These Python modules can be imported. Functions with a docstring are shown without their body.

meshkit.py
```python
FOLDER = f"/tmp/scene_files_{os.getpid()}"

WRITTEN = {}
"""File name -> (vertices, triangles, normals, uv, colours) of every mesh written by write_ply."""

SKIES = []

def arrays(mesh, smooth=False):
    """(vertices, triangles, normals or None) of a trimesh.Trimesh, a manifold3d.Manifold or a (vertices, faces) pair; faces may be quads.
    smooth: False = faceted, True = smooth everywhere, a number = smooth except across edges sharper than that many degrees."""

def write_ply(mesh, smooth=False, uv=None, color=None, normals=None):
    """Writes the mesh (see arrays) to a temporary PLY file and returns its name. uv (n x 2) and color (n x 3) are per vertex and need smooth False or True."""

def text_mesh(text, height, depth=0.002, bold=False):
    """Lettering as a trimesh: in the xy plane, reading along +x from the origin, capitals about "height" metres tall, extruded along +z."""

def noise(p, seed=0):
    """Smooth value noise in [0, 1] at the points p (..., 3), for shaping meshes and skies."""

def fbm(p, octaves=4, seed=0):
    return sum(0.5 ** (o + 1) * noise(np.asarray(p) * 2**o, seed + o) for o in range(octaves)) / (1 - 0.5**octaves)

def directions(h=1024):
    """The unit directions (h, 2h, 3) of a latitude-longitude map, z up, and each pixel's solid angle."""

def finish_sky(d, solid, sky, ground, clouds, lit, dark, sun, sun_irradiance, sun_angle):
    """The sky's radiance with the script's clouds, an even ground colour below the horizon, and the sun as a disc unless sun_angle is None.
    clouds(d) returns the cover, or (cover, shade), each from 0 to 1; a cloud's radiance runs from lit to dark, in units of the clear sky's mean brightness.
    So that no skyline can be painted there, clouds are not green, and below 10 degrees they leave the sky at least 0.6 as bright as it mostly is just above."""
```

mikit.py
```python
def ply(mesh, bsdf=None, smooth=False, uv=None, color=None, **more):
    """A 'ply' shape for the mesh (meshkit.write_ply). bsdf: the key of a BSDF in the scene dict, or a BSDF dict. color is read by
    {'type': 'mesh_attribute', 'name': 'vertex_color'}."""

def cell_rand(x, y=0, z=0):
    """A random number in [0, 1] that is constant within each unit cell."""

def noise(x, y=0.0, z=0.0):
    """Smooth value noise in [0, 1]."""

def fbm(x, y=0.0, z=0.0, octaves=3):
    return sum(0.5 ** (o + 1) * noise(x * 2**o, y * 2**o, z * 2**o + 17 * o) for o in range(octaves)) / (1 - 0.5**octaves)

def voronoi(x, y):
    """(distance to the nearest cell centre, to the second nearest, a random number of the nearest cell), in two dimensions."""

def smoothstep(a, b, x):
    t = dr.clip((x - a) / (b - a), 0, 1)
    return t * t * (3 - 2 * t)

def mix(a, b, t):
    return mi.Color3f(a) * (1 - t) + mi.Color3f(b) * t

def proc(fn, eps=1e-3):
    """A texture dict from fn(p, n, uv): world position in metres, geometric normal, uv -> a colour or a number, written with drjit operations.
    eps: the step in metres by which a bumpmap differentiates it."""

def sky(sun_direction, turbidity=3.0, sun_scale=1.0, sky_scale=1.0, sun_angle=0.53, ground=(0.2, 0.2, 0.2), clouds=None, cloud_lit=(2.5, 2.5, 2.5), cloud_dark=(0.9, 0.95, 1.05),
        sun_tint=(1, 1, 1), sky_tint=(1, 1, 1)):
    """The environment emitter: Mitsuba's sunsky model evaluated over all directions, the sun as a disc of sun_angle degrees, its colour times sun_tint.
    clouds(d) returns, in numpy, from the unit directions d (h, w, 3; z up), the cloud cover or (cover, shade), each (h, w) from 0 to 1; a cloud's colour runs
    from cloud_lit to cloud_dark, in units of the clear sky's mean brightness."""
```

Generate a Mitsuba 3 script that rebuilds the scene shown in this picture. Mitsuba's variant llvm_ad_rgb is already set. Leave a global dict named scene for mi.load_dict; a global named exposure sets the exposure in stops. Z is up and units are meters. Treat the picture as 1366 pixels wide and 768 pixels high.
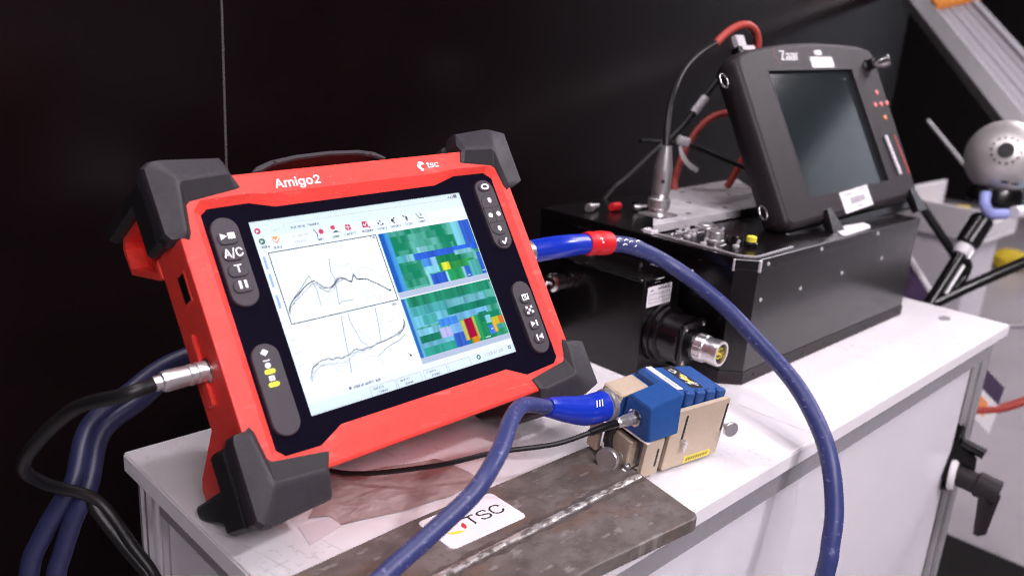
import math, random
import numpy as np, trimesh, mitsuba as mi, drjit as dr
import mikit, meshkit
from mikit import noise, fbm, smoothstep, mix, voronoi, cell_rand
from shapely.geometry import Polygon, LineString, Point, box as sbox
from shapely.ops import unary_union

random.seed(7); np.random.seed(7)
T4 = mi.ScalarTransform4f
V = lambda *a: np.array(a, float)
scene, labels = {}, {}

# ------------------------------------------------------------------ camera
CAM = V(-0.2537, -0.3376, 0.3878)
CAM_DIR, CAM_DOWN = V(0.6830, 0.6700, -0.2900), V(-0.1570, -0.2530, -0.9550)
scene['camera'] = {'type': 'thinlens', 'fov': 61.78, 'fov_axis': 'x', 'aperture_radius': 0.0029, 'focus_distance': 0.77,
                   'near_clip': 0.02, 'far_clip': 100.0,
                   'to_world': T4().look_at(origin=CAM.tolist(), target=(CAM + CAM_DIR).tolist(), up=(-CAM_DOWN).tolist())}
exposure = 0.09

# ------------------------------------------------------------------ lamps (indoor booth: ceiling lamps and one added fill panel)
WARM = V(1.0, 0.925, 0.985)
LAMPS = [  # kind, centre, aim, size, radiance
    ('panel', V(0.35, -0.55, 2.35), V(0.35, -0.35, 0), (1.7, 0.8), 5.2),
    ('panel', V(5.0, -0.6, 2.9), V(5.0, -0.6, -0.9), (3.0, 1.6), 9.0),
    ('panel', V(-1.0, -2.5, 2.1), V(0.6, 0.0, -0.3), (1.6, 0.8), 17.0),  # added fill, tilted to brighten the upright counter fronts
    ('spot', V(2.7, -0.85, 1.75), V(0.8, 0.1, 0), 0.08, 230.0),
    ('spot', V(0.35, -1.75, 2.0), V(0.5, 0.1, 0), 0.075, 520.0),
    ('spot', V(0.05, 0.66, 1.75), V(0.25, 0.10, 0), 0.075, 130.0),
]

# ------------------------------------------------------------------ materials
def rgb(c): return {'type': 'rgb', 'value': [float(x) for x in c]}
def col(c): return c if isinstance(c, dict) else rgb(c)
def mat(name, c, rough=0.5, metal=0.0, spec=0.5, coat=0.0, coat_gloss=0.9, bump=None, bscale=1.0, **kw):
    b = {'type': 'principled', 'base_color': col(c), 'roughness': rough, 'metallic': metal, 'specular': spec, **kw}
    if coat: b.update(clearcoat=coat, clearcoat_gloss=coat_gloss)
    if bump is not None: b = {'type': 'bumpmap', 'arbitrary': {**bump}, 'scale': bscale, 'bsdf': b}
    scene[name] = {'type': 'twosided', 'bsdf': b}
    return name
# speckle: fine grain of moulded plastic and powder paint
def grain(a, b, f):
    return mikit.proc(lambda p, n, uv: mix(a, b, fbm(p.x * f, p.y * f, p.z * f, 3)))
def speck_bump(f, amp):
    return mikit.proc(lambda p, n, uv: amp * fbm(p.x * f, p.y * f, p.z * f, 2), eps=2e-4)
fine = speck_bump(2200.0, 0.00006)
def red_c(p, n, uv):
    c = mix((0.80, 0.050, 0.037), (0.86, 0.061, 0.045), fbm(p.x * 260, p.y * 260, p.z * 260, 3))
    dust = smoothstep(0.86, 0.90, noise(p.x * 700, p.y * 700, p.z * 700)) * smoothstep(0.60, 0.75, noise(p.x * 45, p.y * 45, p.z * 45))
    scuff = smoothstep(0.70, 0.78, fbm(p.x * 34 + p.z * 90, p.y * 210, p.z * 120, 3))
    return mix(mix(c, (0.86, 0.30, 0.26), scuff * 0.2), (0.80, 0.50, 0.45), dust * 0.45)
mat('red_plastic', mikit.proc(red_c), mikit.proc(lambda p, n, uv: 0.38 + 0.2 * fbm(p.x * 90, p.y * 90, p.z * 90, 3)), spec=0.45, bump=speck_bump(1500.0, 0.00005))
mat('grey_rubber', grain((0.024, 0.020, 0.026), (0.036, 0.031, 0.038), 420), mikit.proc(lambda p, n, uv: 0.42 + 0.22 * fbm(p.x * 70, p.y * 70, p.z * 70, 3)), spec=0.45, bump=speck_bump(1700.0, 0.00010))
mat('darker_rubber', (0.011, 0.0085, 0.012), 0.55, bump=fine)
mat('pad_rubber', (0.045, 0.036, 0.046), 0.6, bump=fine)
mat('black_plastic', (0.005, 0.004, 0.005), 0.24)
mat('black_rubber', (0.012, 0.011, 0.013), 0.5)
mat('bezel_gloss', (0.006, 0.005, 0.012), 0.08, spec=0.5)
mat('black_metal', grain((0.0024, 0.0017, 0.0021), (0.0042, 0.0032, 0.0038), 500), 0.22, spec=0.5)
mat('dark_grey_plastic', grain((0.017, 0.0130, 0.0152), (0.023, 0.018, 0.021), 300), 0.52, spec=0.3, bump=fine)
mat('white_print', (0.85, 0.83, 0.85), 0.5)
mat('white_sticker', (0.78, 0.74, 0.77), 0.45)
mat('grey_ink', (0.25, 0.23, 0.26), 0.6)
mat('black_ink', (0.015, 0.013, 0.015), 0.55)
mat('yellow_print', (0.80, 0.66, 0.05), 0.5)
mat('yellow_led', (0.88, 0.86, 0.05), 0.35)
mat('orange_print', (0.80, 0.30, 0.10), 0.5)
mat('chrome', (0.66, 0.63, 0.64), 0.20, metal=1.0)
mat('hardware', (0.62, 0.59, 0.61), 0.35, metal=0.4)
mat('nickel', grain((0.60, 0.57, 0.58), (0.72, 0.69, 0.70), 700), 0.30, metal=0.85)
mat('aluminium', grain((0.60, 0.585, 0.60), (0.66, 0.645, 0.66), 90), 0.42, metal=0.75)
mat('grey_aluminium', grain((0.34, 0.325, 0.345), (0.38, 0.365, 0.385), 120), 0.5, metal=0.3)
mat('bare_plate', mikit.proc(lambda p, n, uv: mix((0.36, 0.34, 0.355), (0.50, 0.475, 0.49), fbm(p.x * 60, p.y * 60, p.z * 60, 4))), 0.5, metal=0.05)
def melamine_c(p, n, uv):
    scuff = smoothstep(0.45, 0.80, fbm(p.x * 9, p.y * 9, p.z * 9, 3)) * 0.5
    dot = smoothstep(0.80, 0.86, noise(p.x * 310, p.y * 310, p.z * 310)) * smoothstep(0.55, 0.7, noise(p.x * 19, p.y * 19, 3.0)) * 0.5
    scr = smoothstep(0.74, 0.80, fbm(p.x * 260 + p.y * 60, p.y * 14 - p.x * 6, 2.0, 3)) * smoothstep(0.5, 0.7, noise(p.x * 11, p.y * 11, 7.0))
    return mix(mix(mix((0.78, 0.745, 0.765), (0.72, 0.685, 0.71), scuff), (0.42, 0.39, 0.40), dot * 0.6), (0.55, 0.52, 0.54), scr * 0.5)
mat('melamine', mikit.proc(melamine_c), 0.30, spec=0.5)
mat('panel_white', grain((0.70, 0.665, 0.715), (0.75, 0.715, 0.76), 12), 0.3)
mat('wall_black', mikit.proc(lambda p, n, uv: mix((0.0044, 0.0023, 0.0026), (0.0068, 0.0037, 0.0042), fbm(p.x * 9, p.y * 9, p.z * 9, 4))), 0.2, spec=0.18)
mat('carpet_grey', grain((0.030, 0.028, 0.031), (0.045, 0.042, 0.046), 300), 0.9, spec=0.1)
mat('far_black', (0.008, 0.006, 0.007), 0.8, spec=0.2)
def floor_c(p, n, uv):
    a = fbm(p.x * 1.6, p.y * 4.5, 2.0, 4)
    b = smoothstep(0.62, 0.75, fbm(p.x * 14, p.y * 14, 1.0, 4))
    return mix(mix((0.33, 0.300, 0.320), (0.42, 0.385, 0.405), a), (0.36, 0.33, 0.35), b * 0.5)
mat('floor_vinyl', mikit.proc(floor_c), 0.35)
def steel_c(p, n, uv):
    a = fbm(p.x * 40, p.y * 60, p.z * 40, 5)
    b = fbm(p.x * 190 + 7, p.y * 230, p.z * 120, 4)
    rust = smoothstep(0.42, 0.66, fbm(p.x * 17 + 3, p.y * 22 + 5, 4.0, 5))
    c = mix((0.125, 0.102, 0.095), (0.195, 0.166, 0.156), smoothstep(0.3, 0.7, a))
    c = mix(c, (0.165, 0.100, 0.070), rust * 0.6)
    c = mix(c, (0.085, 0.066, 0.062), smoothstep(0.52, 0.72, b) * 0.4)
    c = mix(c, (0.34, 0.31, 0.30), smoothstep(0.66, 0.80, fbm(p.x * 70 + 9, p.y * 160, 2.0, 4)) * 0.5)
    pit = smoothstep(0.80, 0.86, noise(p.x * 520, p.y * 520, p.z * 520))
    return mix(c, (0.03, 0.025, 0.024), pit * smoothstep(0.55, 0.75, noise(p.x * 40, p.y * 40, 9.0)))
mat('mill_steel', mikit.proc(steel_c), mikit.proc(lambda p, n, uv: 0.36 + 0.25 * fbm(p.x * 70, p.y * 70, p.z * 70, 3)), metal=0.25,
    bump=mikit.proc(lambda p, n, uv: 0.0004 * fbm(p.x * 240, p.y * 240, p.z * 240, 4), eps=3e-4))
mat('weld_metal', mikit.proc(lambda p, n, uv: mix((0.24, 0.20, 0.19), (0.72, 0.68, 0.66), smoothstep(0.3, 0.62, fbm(p.x * 170, p.y * 420, p.z * 300, 3)))), 0.30, metal=0.6)
mat('weld_toe', mikit.proc(lambda p, n, uv: mix((0.065, 0.050, 0.048), (0.15, 0.125, 0.118), fbm(p.x * 180, p.y * 260, 1.0, 4))), 0.45, metal=0.3)
mat('blue_cable', mikit.proc(lambda p, n, uv: mix(mix((0.027, 0.036, 0.140), (0.038, 0.048, 0.165), fbm(p.x * 150, p.y * 150, p.z * 150, 3)), (0.15, 0.16, 0.33), 0.8 * smoothstep(0.69, 0.75, fbm(p.x * 380, p.y * 210, p.z * 380, 3)))), 0.42)
mat('blue_boot', (0.006, 0.030, 0.42), 0.24, spec=0.6)
mat('blue_housing', grain((0.012, 0.065, 0.245), (0.017, 0.080, 0.285), 300), 0.40)
mat('beige_paint', grain((0.47, 0.375, 0.275), (0.53, 0.425, 0.32), 350), 0.45)
mat('red_rubber', (0.42, 0.055, 0.04), 0.5)
mat('red_band', (0.62, 0.010, 0.018), 0.45)
mat('black_cable', (0.009, 0.008, 0.009), 0.42, spec=0.35)
mat('navy_cable', (0.018, 0.019, 0.062), 0.42)
mat('brown_film_reflection', mikit.proc(lambda p, n, uv: mix((0.32, 0.240, 0.228), (0.48, 0.395, 0.385), fbm(p.x * 55, p.y * 70, 2.0, 4))), 0.16, spec=0.6,
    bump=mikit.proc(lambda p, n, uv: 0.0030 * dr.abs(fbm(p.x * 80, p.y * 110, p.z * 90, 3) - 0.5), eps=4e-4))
mat('tape_clear', (0.66, 0.60, 0.63), 0.15, spec=0.6)
mat('glass_dark', (0.014, 0.019, 0.021), 0.10, spec=1.0)
mat('red_lamp', (0.85, 0.25, 0.24), 0.4)
mat('cyan_plastic', (0.03, 0.33, 0.50), 0.4)
mat('lilac_plastic', (0.32, 0.36, 0.72), 0.4)
mat('steel_ball', grain((0.66, 0.62, 0.61), (0.74, 0.70, 0.69), 40), 0.40, metal=0.6)
mat('white_box', (0.74, 0.71, 0.73), 0.5)
mat('glow_orange', (0.80, 0.27, 0.04), 0.5)
mat('yellow_cloth', (0.72, 0.52, 0.03), 0.7)
mat('deck_grey', (0.42, 0.40, 0.43), 0.5)
mat('screen_line', (0.015, 0.015, 0.03), 0.7)
mat('screen_line_grey', (0.11, 0.11, 0.15), 0.7)
mat('screen_line_pale', (0.42, 0.42, 0.48), 0.7)
mat('icon_red', (0.42, 0.02, 0.07), 0.6)
mat('icon_green', (0.01, 0.11, 0.08), 0.6)
mat('icon_blue', (0.42, 0.50, 0.80), 0.6)
mat('leaflet_dark', (0.055, 0.03, 0.075), 0.4)
mat('sign_green', (0.10, 0.38, 0.08), 0.5)
mat('sign_red', (0.62, 0.04, 0.03), 0.5)

# ------------------------------------------------------------------ mesh helpers
TM = trimesh.Trimesh
def cat(*ms): return trimesh.util.concatenate([m for m in ms if m is not None])
def M4(R=np.eye(3), o=(0, 0, 0), s=1.0):
    m = np.eye(4); m[:3, :3] = np.asarray(R) * s; m[:3, 3] = o
    return m
def xf(mesh, m):
    mesh = mesh.copy(); mesh.apply_transform(m); return mesh
def cbox(x0, x1, y0, y1, z0, z1, b=0.0):
    if b <= 0:
        m = trimesh.creation.box((x1 - x0, y1 - y0, z1 - z0)); m.apply_translation(((x0 + x1) / 2, (y0 + y1) / 2, (z0 + z1) / 2)); return m
    P = []
    for x, sx in ((x0, 1), (x1, -1)):
        for y, sy in ((y0, 1), (y1, -1)):
            for z, sz in ((z0, 1), (z1, -1)):
                P += [(x, y + sy * b, z + sz * b), (x + sx * b, y, z + sz * b), (x + sx * b, y + sy * b, z)]
    return TM(P).convex_hull
def rrect(x0, x1, y0, y1, r, n=5):
    P = []
    for cx, cy, a in ((x1 - r, y1 - r, 0), (x0 + r, y1 - r, 90), (x0 + r, y0 + r, 180), (x1 - r, y0 + r, 270)):
        for k in range(n + 1):
            t = math.radians(a + 90 * k / n); P.append((cx + r * math.cos(t), cy + r * math.sin(t)))
    return np.array(P)
def ccw(P):
    P = np.asarray(P, float)
    a = np.sum(P[:, 0] * np.roll(P[:, 1], -1) - np.roll(P[:, 0], -1) * P[:, 1])
    return P if a > 0 else P[::-1]
def inset(P, d):
    if d == 0: return P
    a, b = P - np.roll(P, 1, 0), np.roll(P, -1, 0) - P
    na = np.stack([-a[:, 1], a[:, 0]], 1) / (np.linalg.norm(a, axis=1, keepdims=True) + 1e-12)
    nb = np.stack([-b[:, 1], b[:, 0]], 1) / (np.linalg.norm(b, axis=1, keepdims=True) + 1e-12)
    m = na + nb
    return P + d * m / np.maximum(1 + np.sum(na * nb, 1, keepdims=True), 0.3)
def cap(P, z, up=True, hole=None):
    v, f = trimesh.creation.triangulate_polygon(Polygon(P, [hole] if hole is not None else None), engine='earcut')
    v3 = np.column_stack([v, np.full(len(v), z)])
    f = np.asarray(f)
    n = np.cross(v3[f[:, 1]] - v3[f[:, 0]], v3[f[:, 2]] - v3[f[:, 0]])[:, 2]
    flip = (n < 0) if up else (n > 0)
    f[flip] = f[flip][:, ::-1]
    return TM(v3, f, process=False)
def rings(L, closed=True):
    n, k = len(L[0]), len(L)
    v = np.vstack(L); f = []
    for i in range(k - 1):
        for j in range(n if closed else n - 1):
            a, b = i * n + j, i * n + (j + 1) % n
            f += [[a, b, b + n], [a, b + n, a + n]]
    return TM(v, f, process=False)
def prism(P, levels, hole=None):
    """levels: (inset, z) from bottom to top; caps closed; one straight-walled hole allowed."""
    P = ccw(P)
    L = [np.column_stack([inset(P, d), np.full(len(P), z)]) for d, z in levels]
    parts = [rings(L), cap(L[0][:, :2], levels[0][1], False, hole), cap(L[-1][:, :2], levels[-1][1], True, hole)]
    if hole is not None:
        H = ccw(hole)[::-1]
        parts.append(rings([np.column_stack([H, np.full(len(H), levels[0][1])]), np.column_stack([H, np.full(len(H), levels[-1][1])])]))
    return cat(*parts)
def slab(P, z0, z1, b=0.0, hole=None):
    return prism(P, [(0, z0), (0, z1 - b), (b * 0.35, z1 - b * 0.3), (b, z1)] if b else [(0, z0), (0, z1)], hole)
def smooth_path(P, n=10):
    P = np.asarray(P, float)
    Q = np.vstack([2 * P[0] - P[1], P, 2 * P[-1] - P[-2]]); out = []
    for i in range(1, len(Q) - 2):
        p0, p1, p2, p3 = Q[i - 1:i + 3]
        for t in np.arange(n) / n:
            out.append(0.5 * (2 * p1 + (p2 - p0) * t + (2 * p0 - 5 * p1 + 4 * p2 - p3) * t * t + (3 * p1 - p0 - 3 * p2 + p3) * t ** 3))
    return np.vstack(out + [P[-1]])
def tube(P, r, sides=14, n=10, smooth=True):
    pts = smooth_path(P, n) if smooth else np.asarray(P, float)
    k = len(pts)
    r = np.interp(np.linspace(0, 1, k), np.linspace(0, 1, len(np.atleast_1d(r))), np.atleast_1d(r))
    t = np.gradient(pts, axis=0); t /= np.linalg.norm(t, axis=1, keepdims=True)
    a = np.cross(t[0], V(0, 0, 1) if abs(t[0][2]) < 0.9 else V(1, 0, 0)); a /= np.linalg.norm(a)
    ang = np.arange(sides) * 2 * np.pi / sides; L = []
    for i in range(k):
        a = a - t[i] * np.dot(a, t[i]); a /= np.linalg.norm(a); b = np.cross(t[i], a)
        L.append(pts[i] + r[i] * (np.cos(ang)[:, None] * a + np.sin(ang)[:, None] * b))
    m = rings(L); s = len(m.vertices)
    v = np.vstack([m.vertices, pts[0], pts[-1]]); f = list(m.faces)
    for j in range(sides):
        f += [[(j + 1) % sides, j, s], [(k - 1) * sides + j, (k - 1) * sides + (j + 1) % sides, s + 1]]
    return TM(v, f, process=False)
def frame_of(d):
    d = np.asarray(d, float); d = d / np.linalg.norm(d)
    a = np.cross(V(0, 0, 1) if abs(d[2]) < 0.9 else V(1, 0, 0), d); a /= np.linalg.norm(a)
    return np.stack([a, np.cross(d, a), d], 1)
def lathe(prof, o, d, sides=28):
    """prof: (radius, height along d)."""
    ang = np.arange(sides) * 2 * np.pi / sides
    L = [np.column_stack([max(r, 1e-5) * np.cos(ang), max(r, 1e-5) * np.sin(ang), np.full(sides, h)]) for r, h in [(0, prof[0][1])] + list(prof) + [(0, prof[-1][1])]]
    return xf(rings(L), M4(frame_of(d), o))
def ribbon(P, w, z, th=0.00012, rnd=True):
    g = LineString(P).buffer(w / 2, cap_style=2, join_style=1 if rnd else 2, quad_segs=2)
    gs = getattr(g, 'geoms', [g])
    m = cat(*[trimesh.creation.extrude_polygon(q, th, engine='earcut') for q in gs]); m.apply_translation((0, 0, z)); return m
def flat(P, z, th=0.00012):
    g = P if hasattr(P, 'geom_type') else Polygon(P)
    m = cat(*[trimesh.creation.extrude_polygon(q, th, engine='earcut') for q in getattr(g, 'geoms', [g])]); m.apply_translation((0, 0, z)); return m
def text(s, x, y, w, h, z, bold=True, th=0.0002, shear=0.0):
    m = meshkit.text_mesh(s, 1.0, 0.1, bold)
    b = m.bounds; m.apply_translation((-b[0][0], 0, -b[0][2]))
    m.apply_scale([w / (b[1][0] - b[0][0]), h, th / 0.1])
    if shear: m.vertices[:, 0] += shear * m.vertices[:, 1]
    m.apply_translation((x, y, z)); return m
def ell(cx, cy, rx, ry, n=18):
    t = np.arange(n) * 2 * np.pi / n
    return np.column_stack([cx + rx * np.cos(t), cy + ry * np.sin(t)])

# ------------------------------------------------------------------ scene helpers
def fresh(key):
    if key not in scene and key not in labels and not any(k.startswith(key + '__') for k in scene): return key
    k = 1
    while True:
        q = f'{key}_{k:03d}'
        if q not in scene and q not in labels and not any(x.startswith(q + '__') for x in scene): return q
        k += 1
def thing(name, label, category, group=None):
    key = fresh(name); labels[key] = {'label': label, 'category': category}
    if group: labels[key]['group'] = group
    return key
def part(parent, name, mesh, m, mtx=None, smooth=35, label=None, **kw):
    key = fresh(parent + '__' + name)
    if mtx is not None: mesh = xf(mesh, mtx)
    scene[key] = mikit.ply(mesh, m, smooth=smooth, **kw)
    if label: labels[key] = {'label': label}
    return key
def solo(name, mesh, m, label, category, group=None, mtx=None, smooth=35):
    key = thing(name, label, category, group)
    if mtx is not None: mesh = xf(mesh, mtx)
    scene[key] = mikit.ply(mesh, m, smooth=smooth); return key
def struct(name, mesh, m, smooth=35):
    scene[name] = mikit.ply(mesh, m, smooth=smooth); labels[name] = {'kind': 'structure'}
    return name

# ================================================================== SETTING
FLOOR = -0.92
struct('floor', cbox(-4, 16, -6, 8, FLOOR - 0.1, FLOOR), 'floor_vinyl', False)
struct('added_carpet', cbox(0.75, 5.6, -6, -0.16, FLOOR + 0.0005, FLOOR + 0.006), 'carpet_grey', False)  # unseen dark sheet, added to keep the case front's reflection dark
WALL_Y = 0.95
struct('back_wall', cbox(-3, 2.95, WALL_Y + 0.012, WALL_Y + 0.07, FLOOR, 1.7), 'far_black', False)
sx = 0.388
part('back_wall', 'panel', cbox(-3, sx - 0.001, WALL_Y, WALL_Y + 0.0115, FLOOR + 0.002, 1.699, 0.001), 'wall_black', smooth=False)
part('back_wall', 'panel', cbox(sx + 0.001, 2.95, WALL_Y, WALL_Y + 0.0115, FLOOR + 0.002, 1.699, 0.001), 'wall_black', smooth=False)
part('back_wall', 'joint_strip', cbox(sx - 0.0004, sx + 0.0004, WALL_Y + 0.0006, WALL_Y + 0.0112, FLOOR + 0.003, 1.698), 'grey_aluminium', smooth=False)
struct('hall_wall', cbox(8.6, 8.7, -0.5, 8, FLOOR, 4.0), 'far_black', False)
# unseen partition, added to give the dark monitor glass something pale to mirror
k = thing('added_booth_partition', 'added pale blue grey partition mirrored by the monitor glass', 'partition')
mat('partition_blue', (0.66, 0.74, 0.80), 0.5)
for i in range(4): part(k, 'panel', cbox(6.5, 6.54, -4.6 + i * 1.0, -3.61 + i * 1.0, FLOOR, 2.45, 0.004), 'partition_blue', smooth=False)
k = thing('added_white_partition', 'added low white reflecting partition behind the photographer', 'partition')  # out of view, added for bright chrome reflections and a little fill
for i in range(6): part(k, 'panel', cbox(-3 + i * 1.0, -2.01 + i * 1.0, -4.04, -4.0, FLOOR, 0.55, 0.004), 'panel_white', smooth=False)

# ================================================================== COUNTERS
def column_poly(r=0.021):
    P = Polygon([(r * math.cos(math.radians(22.5 + 45 * i)) * 1.08, r * math.sin(math.radians(22.5 + 45 * i)) * 1.08) for i in range(8)])
    for i in range(8):
        a = math.radians(45 * i); c = V(math.cos(a), math.sin(a)) * r
        P = P.difference(Point(*c).buffer(0.0042, quad_segs=3))
    return np.array(P.exterior.coords)[:-1]
def counter(x0, x1, depth, label, insl, insr, fl=True, fr=True):
    k = thing('display_counter', label, 'counter')
    part(k, 'top', prism(rrect(x0, x1, 0, depth, 0.0015, 2), [(0.0008, -0.018), (0, -0.0172), (0, -0.0012), (0.0004, -0.0004), (0.0012, 0)]), 'melamine', smooth=50)
    top, ins = -0.0182, 0.004
    for lx, front in ((x0 + insl, fl), (x1 - insr, fr)):
        for ly in ((0.024 + ins,) if front else ()) + (depth - 0.024,):
            part(k, 'leg', xf(prism(column_poly(), [(0, FLOOR + 0.001), (0, top)]), M4(o=(lx, ly, 0))), 'aluminium', smooth=30)
    def rail(xa, xb, ya, yb):
        part(k, 'rail', cbox(xa, xb, ya, yb, top - 0.027, top, 0.0012), 'grey_aluminium')
        part(k, 'rail', cbox(xa, xb, ya, yb, FLOOR + 0.03, FLOOR + 0.057, 0.0012), 'grey_aluminium')
    xa, xb = (x0 + insl + .0225 if fl else x0), (x1 - insr - .0225 if fr else x1)
    rail(xa, xb, ins, ins + 0.026); rail(x0 + 0.047, x1 - 0.047, depth - 0.036, depth - 0.010)
    rail(x0 + 0.010, x0 + 0.036, 0.052, depth - 0.047); rail(x1 - 0.036, x1 - 0.010, 0.052, depth - 0.047)
    pz = (FLOOR + 0.058, top - 0.028)
    part(k, 'panel', cbox(xa + (.001 if fl else .0001), xb - (.034 if fr else .0001), ins + 0.009, ins + 0.013, *pz), 'panel_white', smooth=False)
    part(k, 'panel', cbox(x0 + 0.018, x0 + 0.022, 0.053, depth - 0.048, *pz), 'panel_white', smooth=False)
    part(k, 'panel', cbox(x1 - 0.022, x1 - 0.018, 0.053, depth - 0.048, *pz), 'panel_white', smooth=False)
    part(k, 'edging', cbox(x0 + 0.002, x1 - 0.002, -0.0012, -0.0001, -0.0172, -0.0014, 0.0004), 'white_box')
    part(k, 'edging', cbox(x0 - 0.0012, x0 - 0.0001, 0.002, depth - 0.002, -0.0172, -0.0014, 0.0004), 'white_box')
    return k
counter(0.0, 0.5665, 0.385, 'left white display counter carrying the red instrument and the steel plate', .026, .026, True, False)
right_counter = counter(0.5667, 1.198, 0.50, 'right white display counter carrying the large black electronics case', .026, .043, False, True)
part(right_counter, 'cable_hole', prism(ell(1.135, 0.075, 0.014, 0.008), [(0, 0.0001), (0, 0.0006)]), 'grey_ink')

# ================================================================== RED INSTRUMENT
S_R = np.array([[0.999, -0.013, -0.044], [-0.029, 0.554, -0.832], [0.035, 0.832, 0.553]])
u_, s_, v_ = np.linalg.svd(S_R); S_R = u_ @ v_
S_O = V(0.0616, 0.2624, 0.2302)
AM = M4(S_R, S_O, 0.001)                      # millimetres: u right, v up the screen, w out of the screen
ins_ = thing('flaw_detector', 'red instrument with grey corner bumpers and a lit colour screen, leaning back on the counter', 'instrument')
def am(name, mesh, m, smooth=35, parent=ins_, **kw): return part(parent, name, mesh, m, AM, smooth, **kw)
outer = ccw([(-49, 39), (263, 39), (271, 31), (271, -191), (263, -199), (-49, -199), (-57, -191), (-57, 31)])
bevel = ccw([(-41, 13), (-34, 20.5), (2, 21.5), (26, 19.5), (186, 19.5), (211, 21.5), (252, 20.5), (260, 13), (260, -177), (253, -185), (213, -188), (190, -180), (24, -180), (0, -188), (-33, -186), (-41, -178)])
inner = ccw([(-35, 10), (-29, 14.5), (5, 15.2), (26, 9.6), (186, 9.6), (210, 16), (247, 15.5), (254.5, 9), (254.5, -174), (249, -179), (213, -181), (192, -170.5), (21, -170.5), (0, -181), (-29, -180), (-35, -174)])
hous = cat(rings([np.column_stack([inset(outer, d), np.full(8, z)]) for d, z in ((1.5, -50), (0, -48.5), (0, 2), (1, 4.2), (3.2, 5))]),
           cap(inset(outer, 3.2), 5, True, bevel), cap(inset(outer, 1.5), -50, False),
           rings([np.column_stack([bevel, np.full(16, 5.0)]), np.column_stack([inner, np.full(16, 0.3)]), np.column_stack([inner, np.full(16, -3.0)])]))
am('housing', hous, 'red_plastic', 25)
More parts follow.
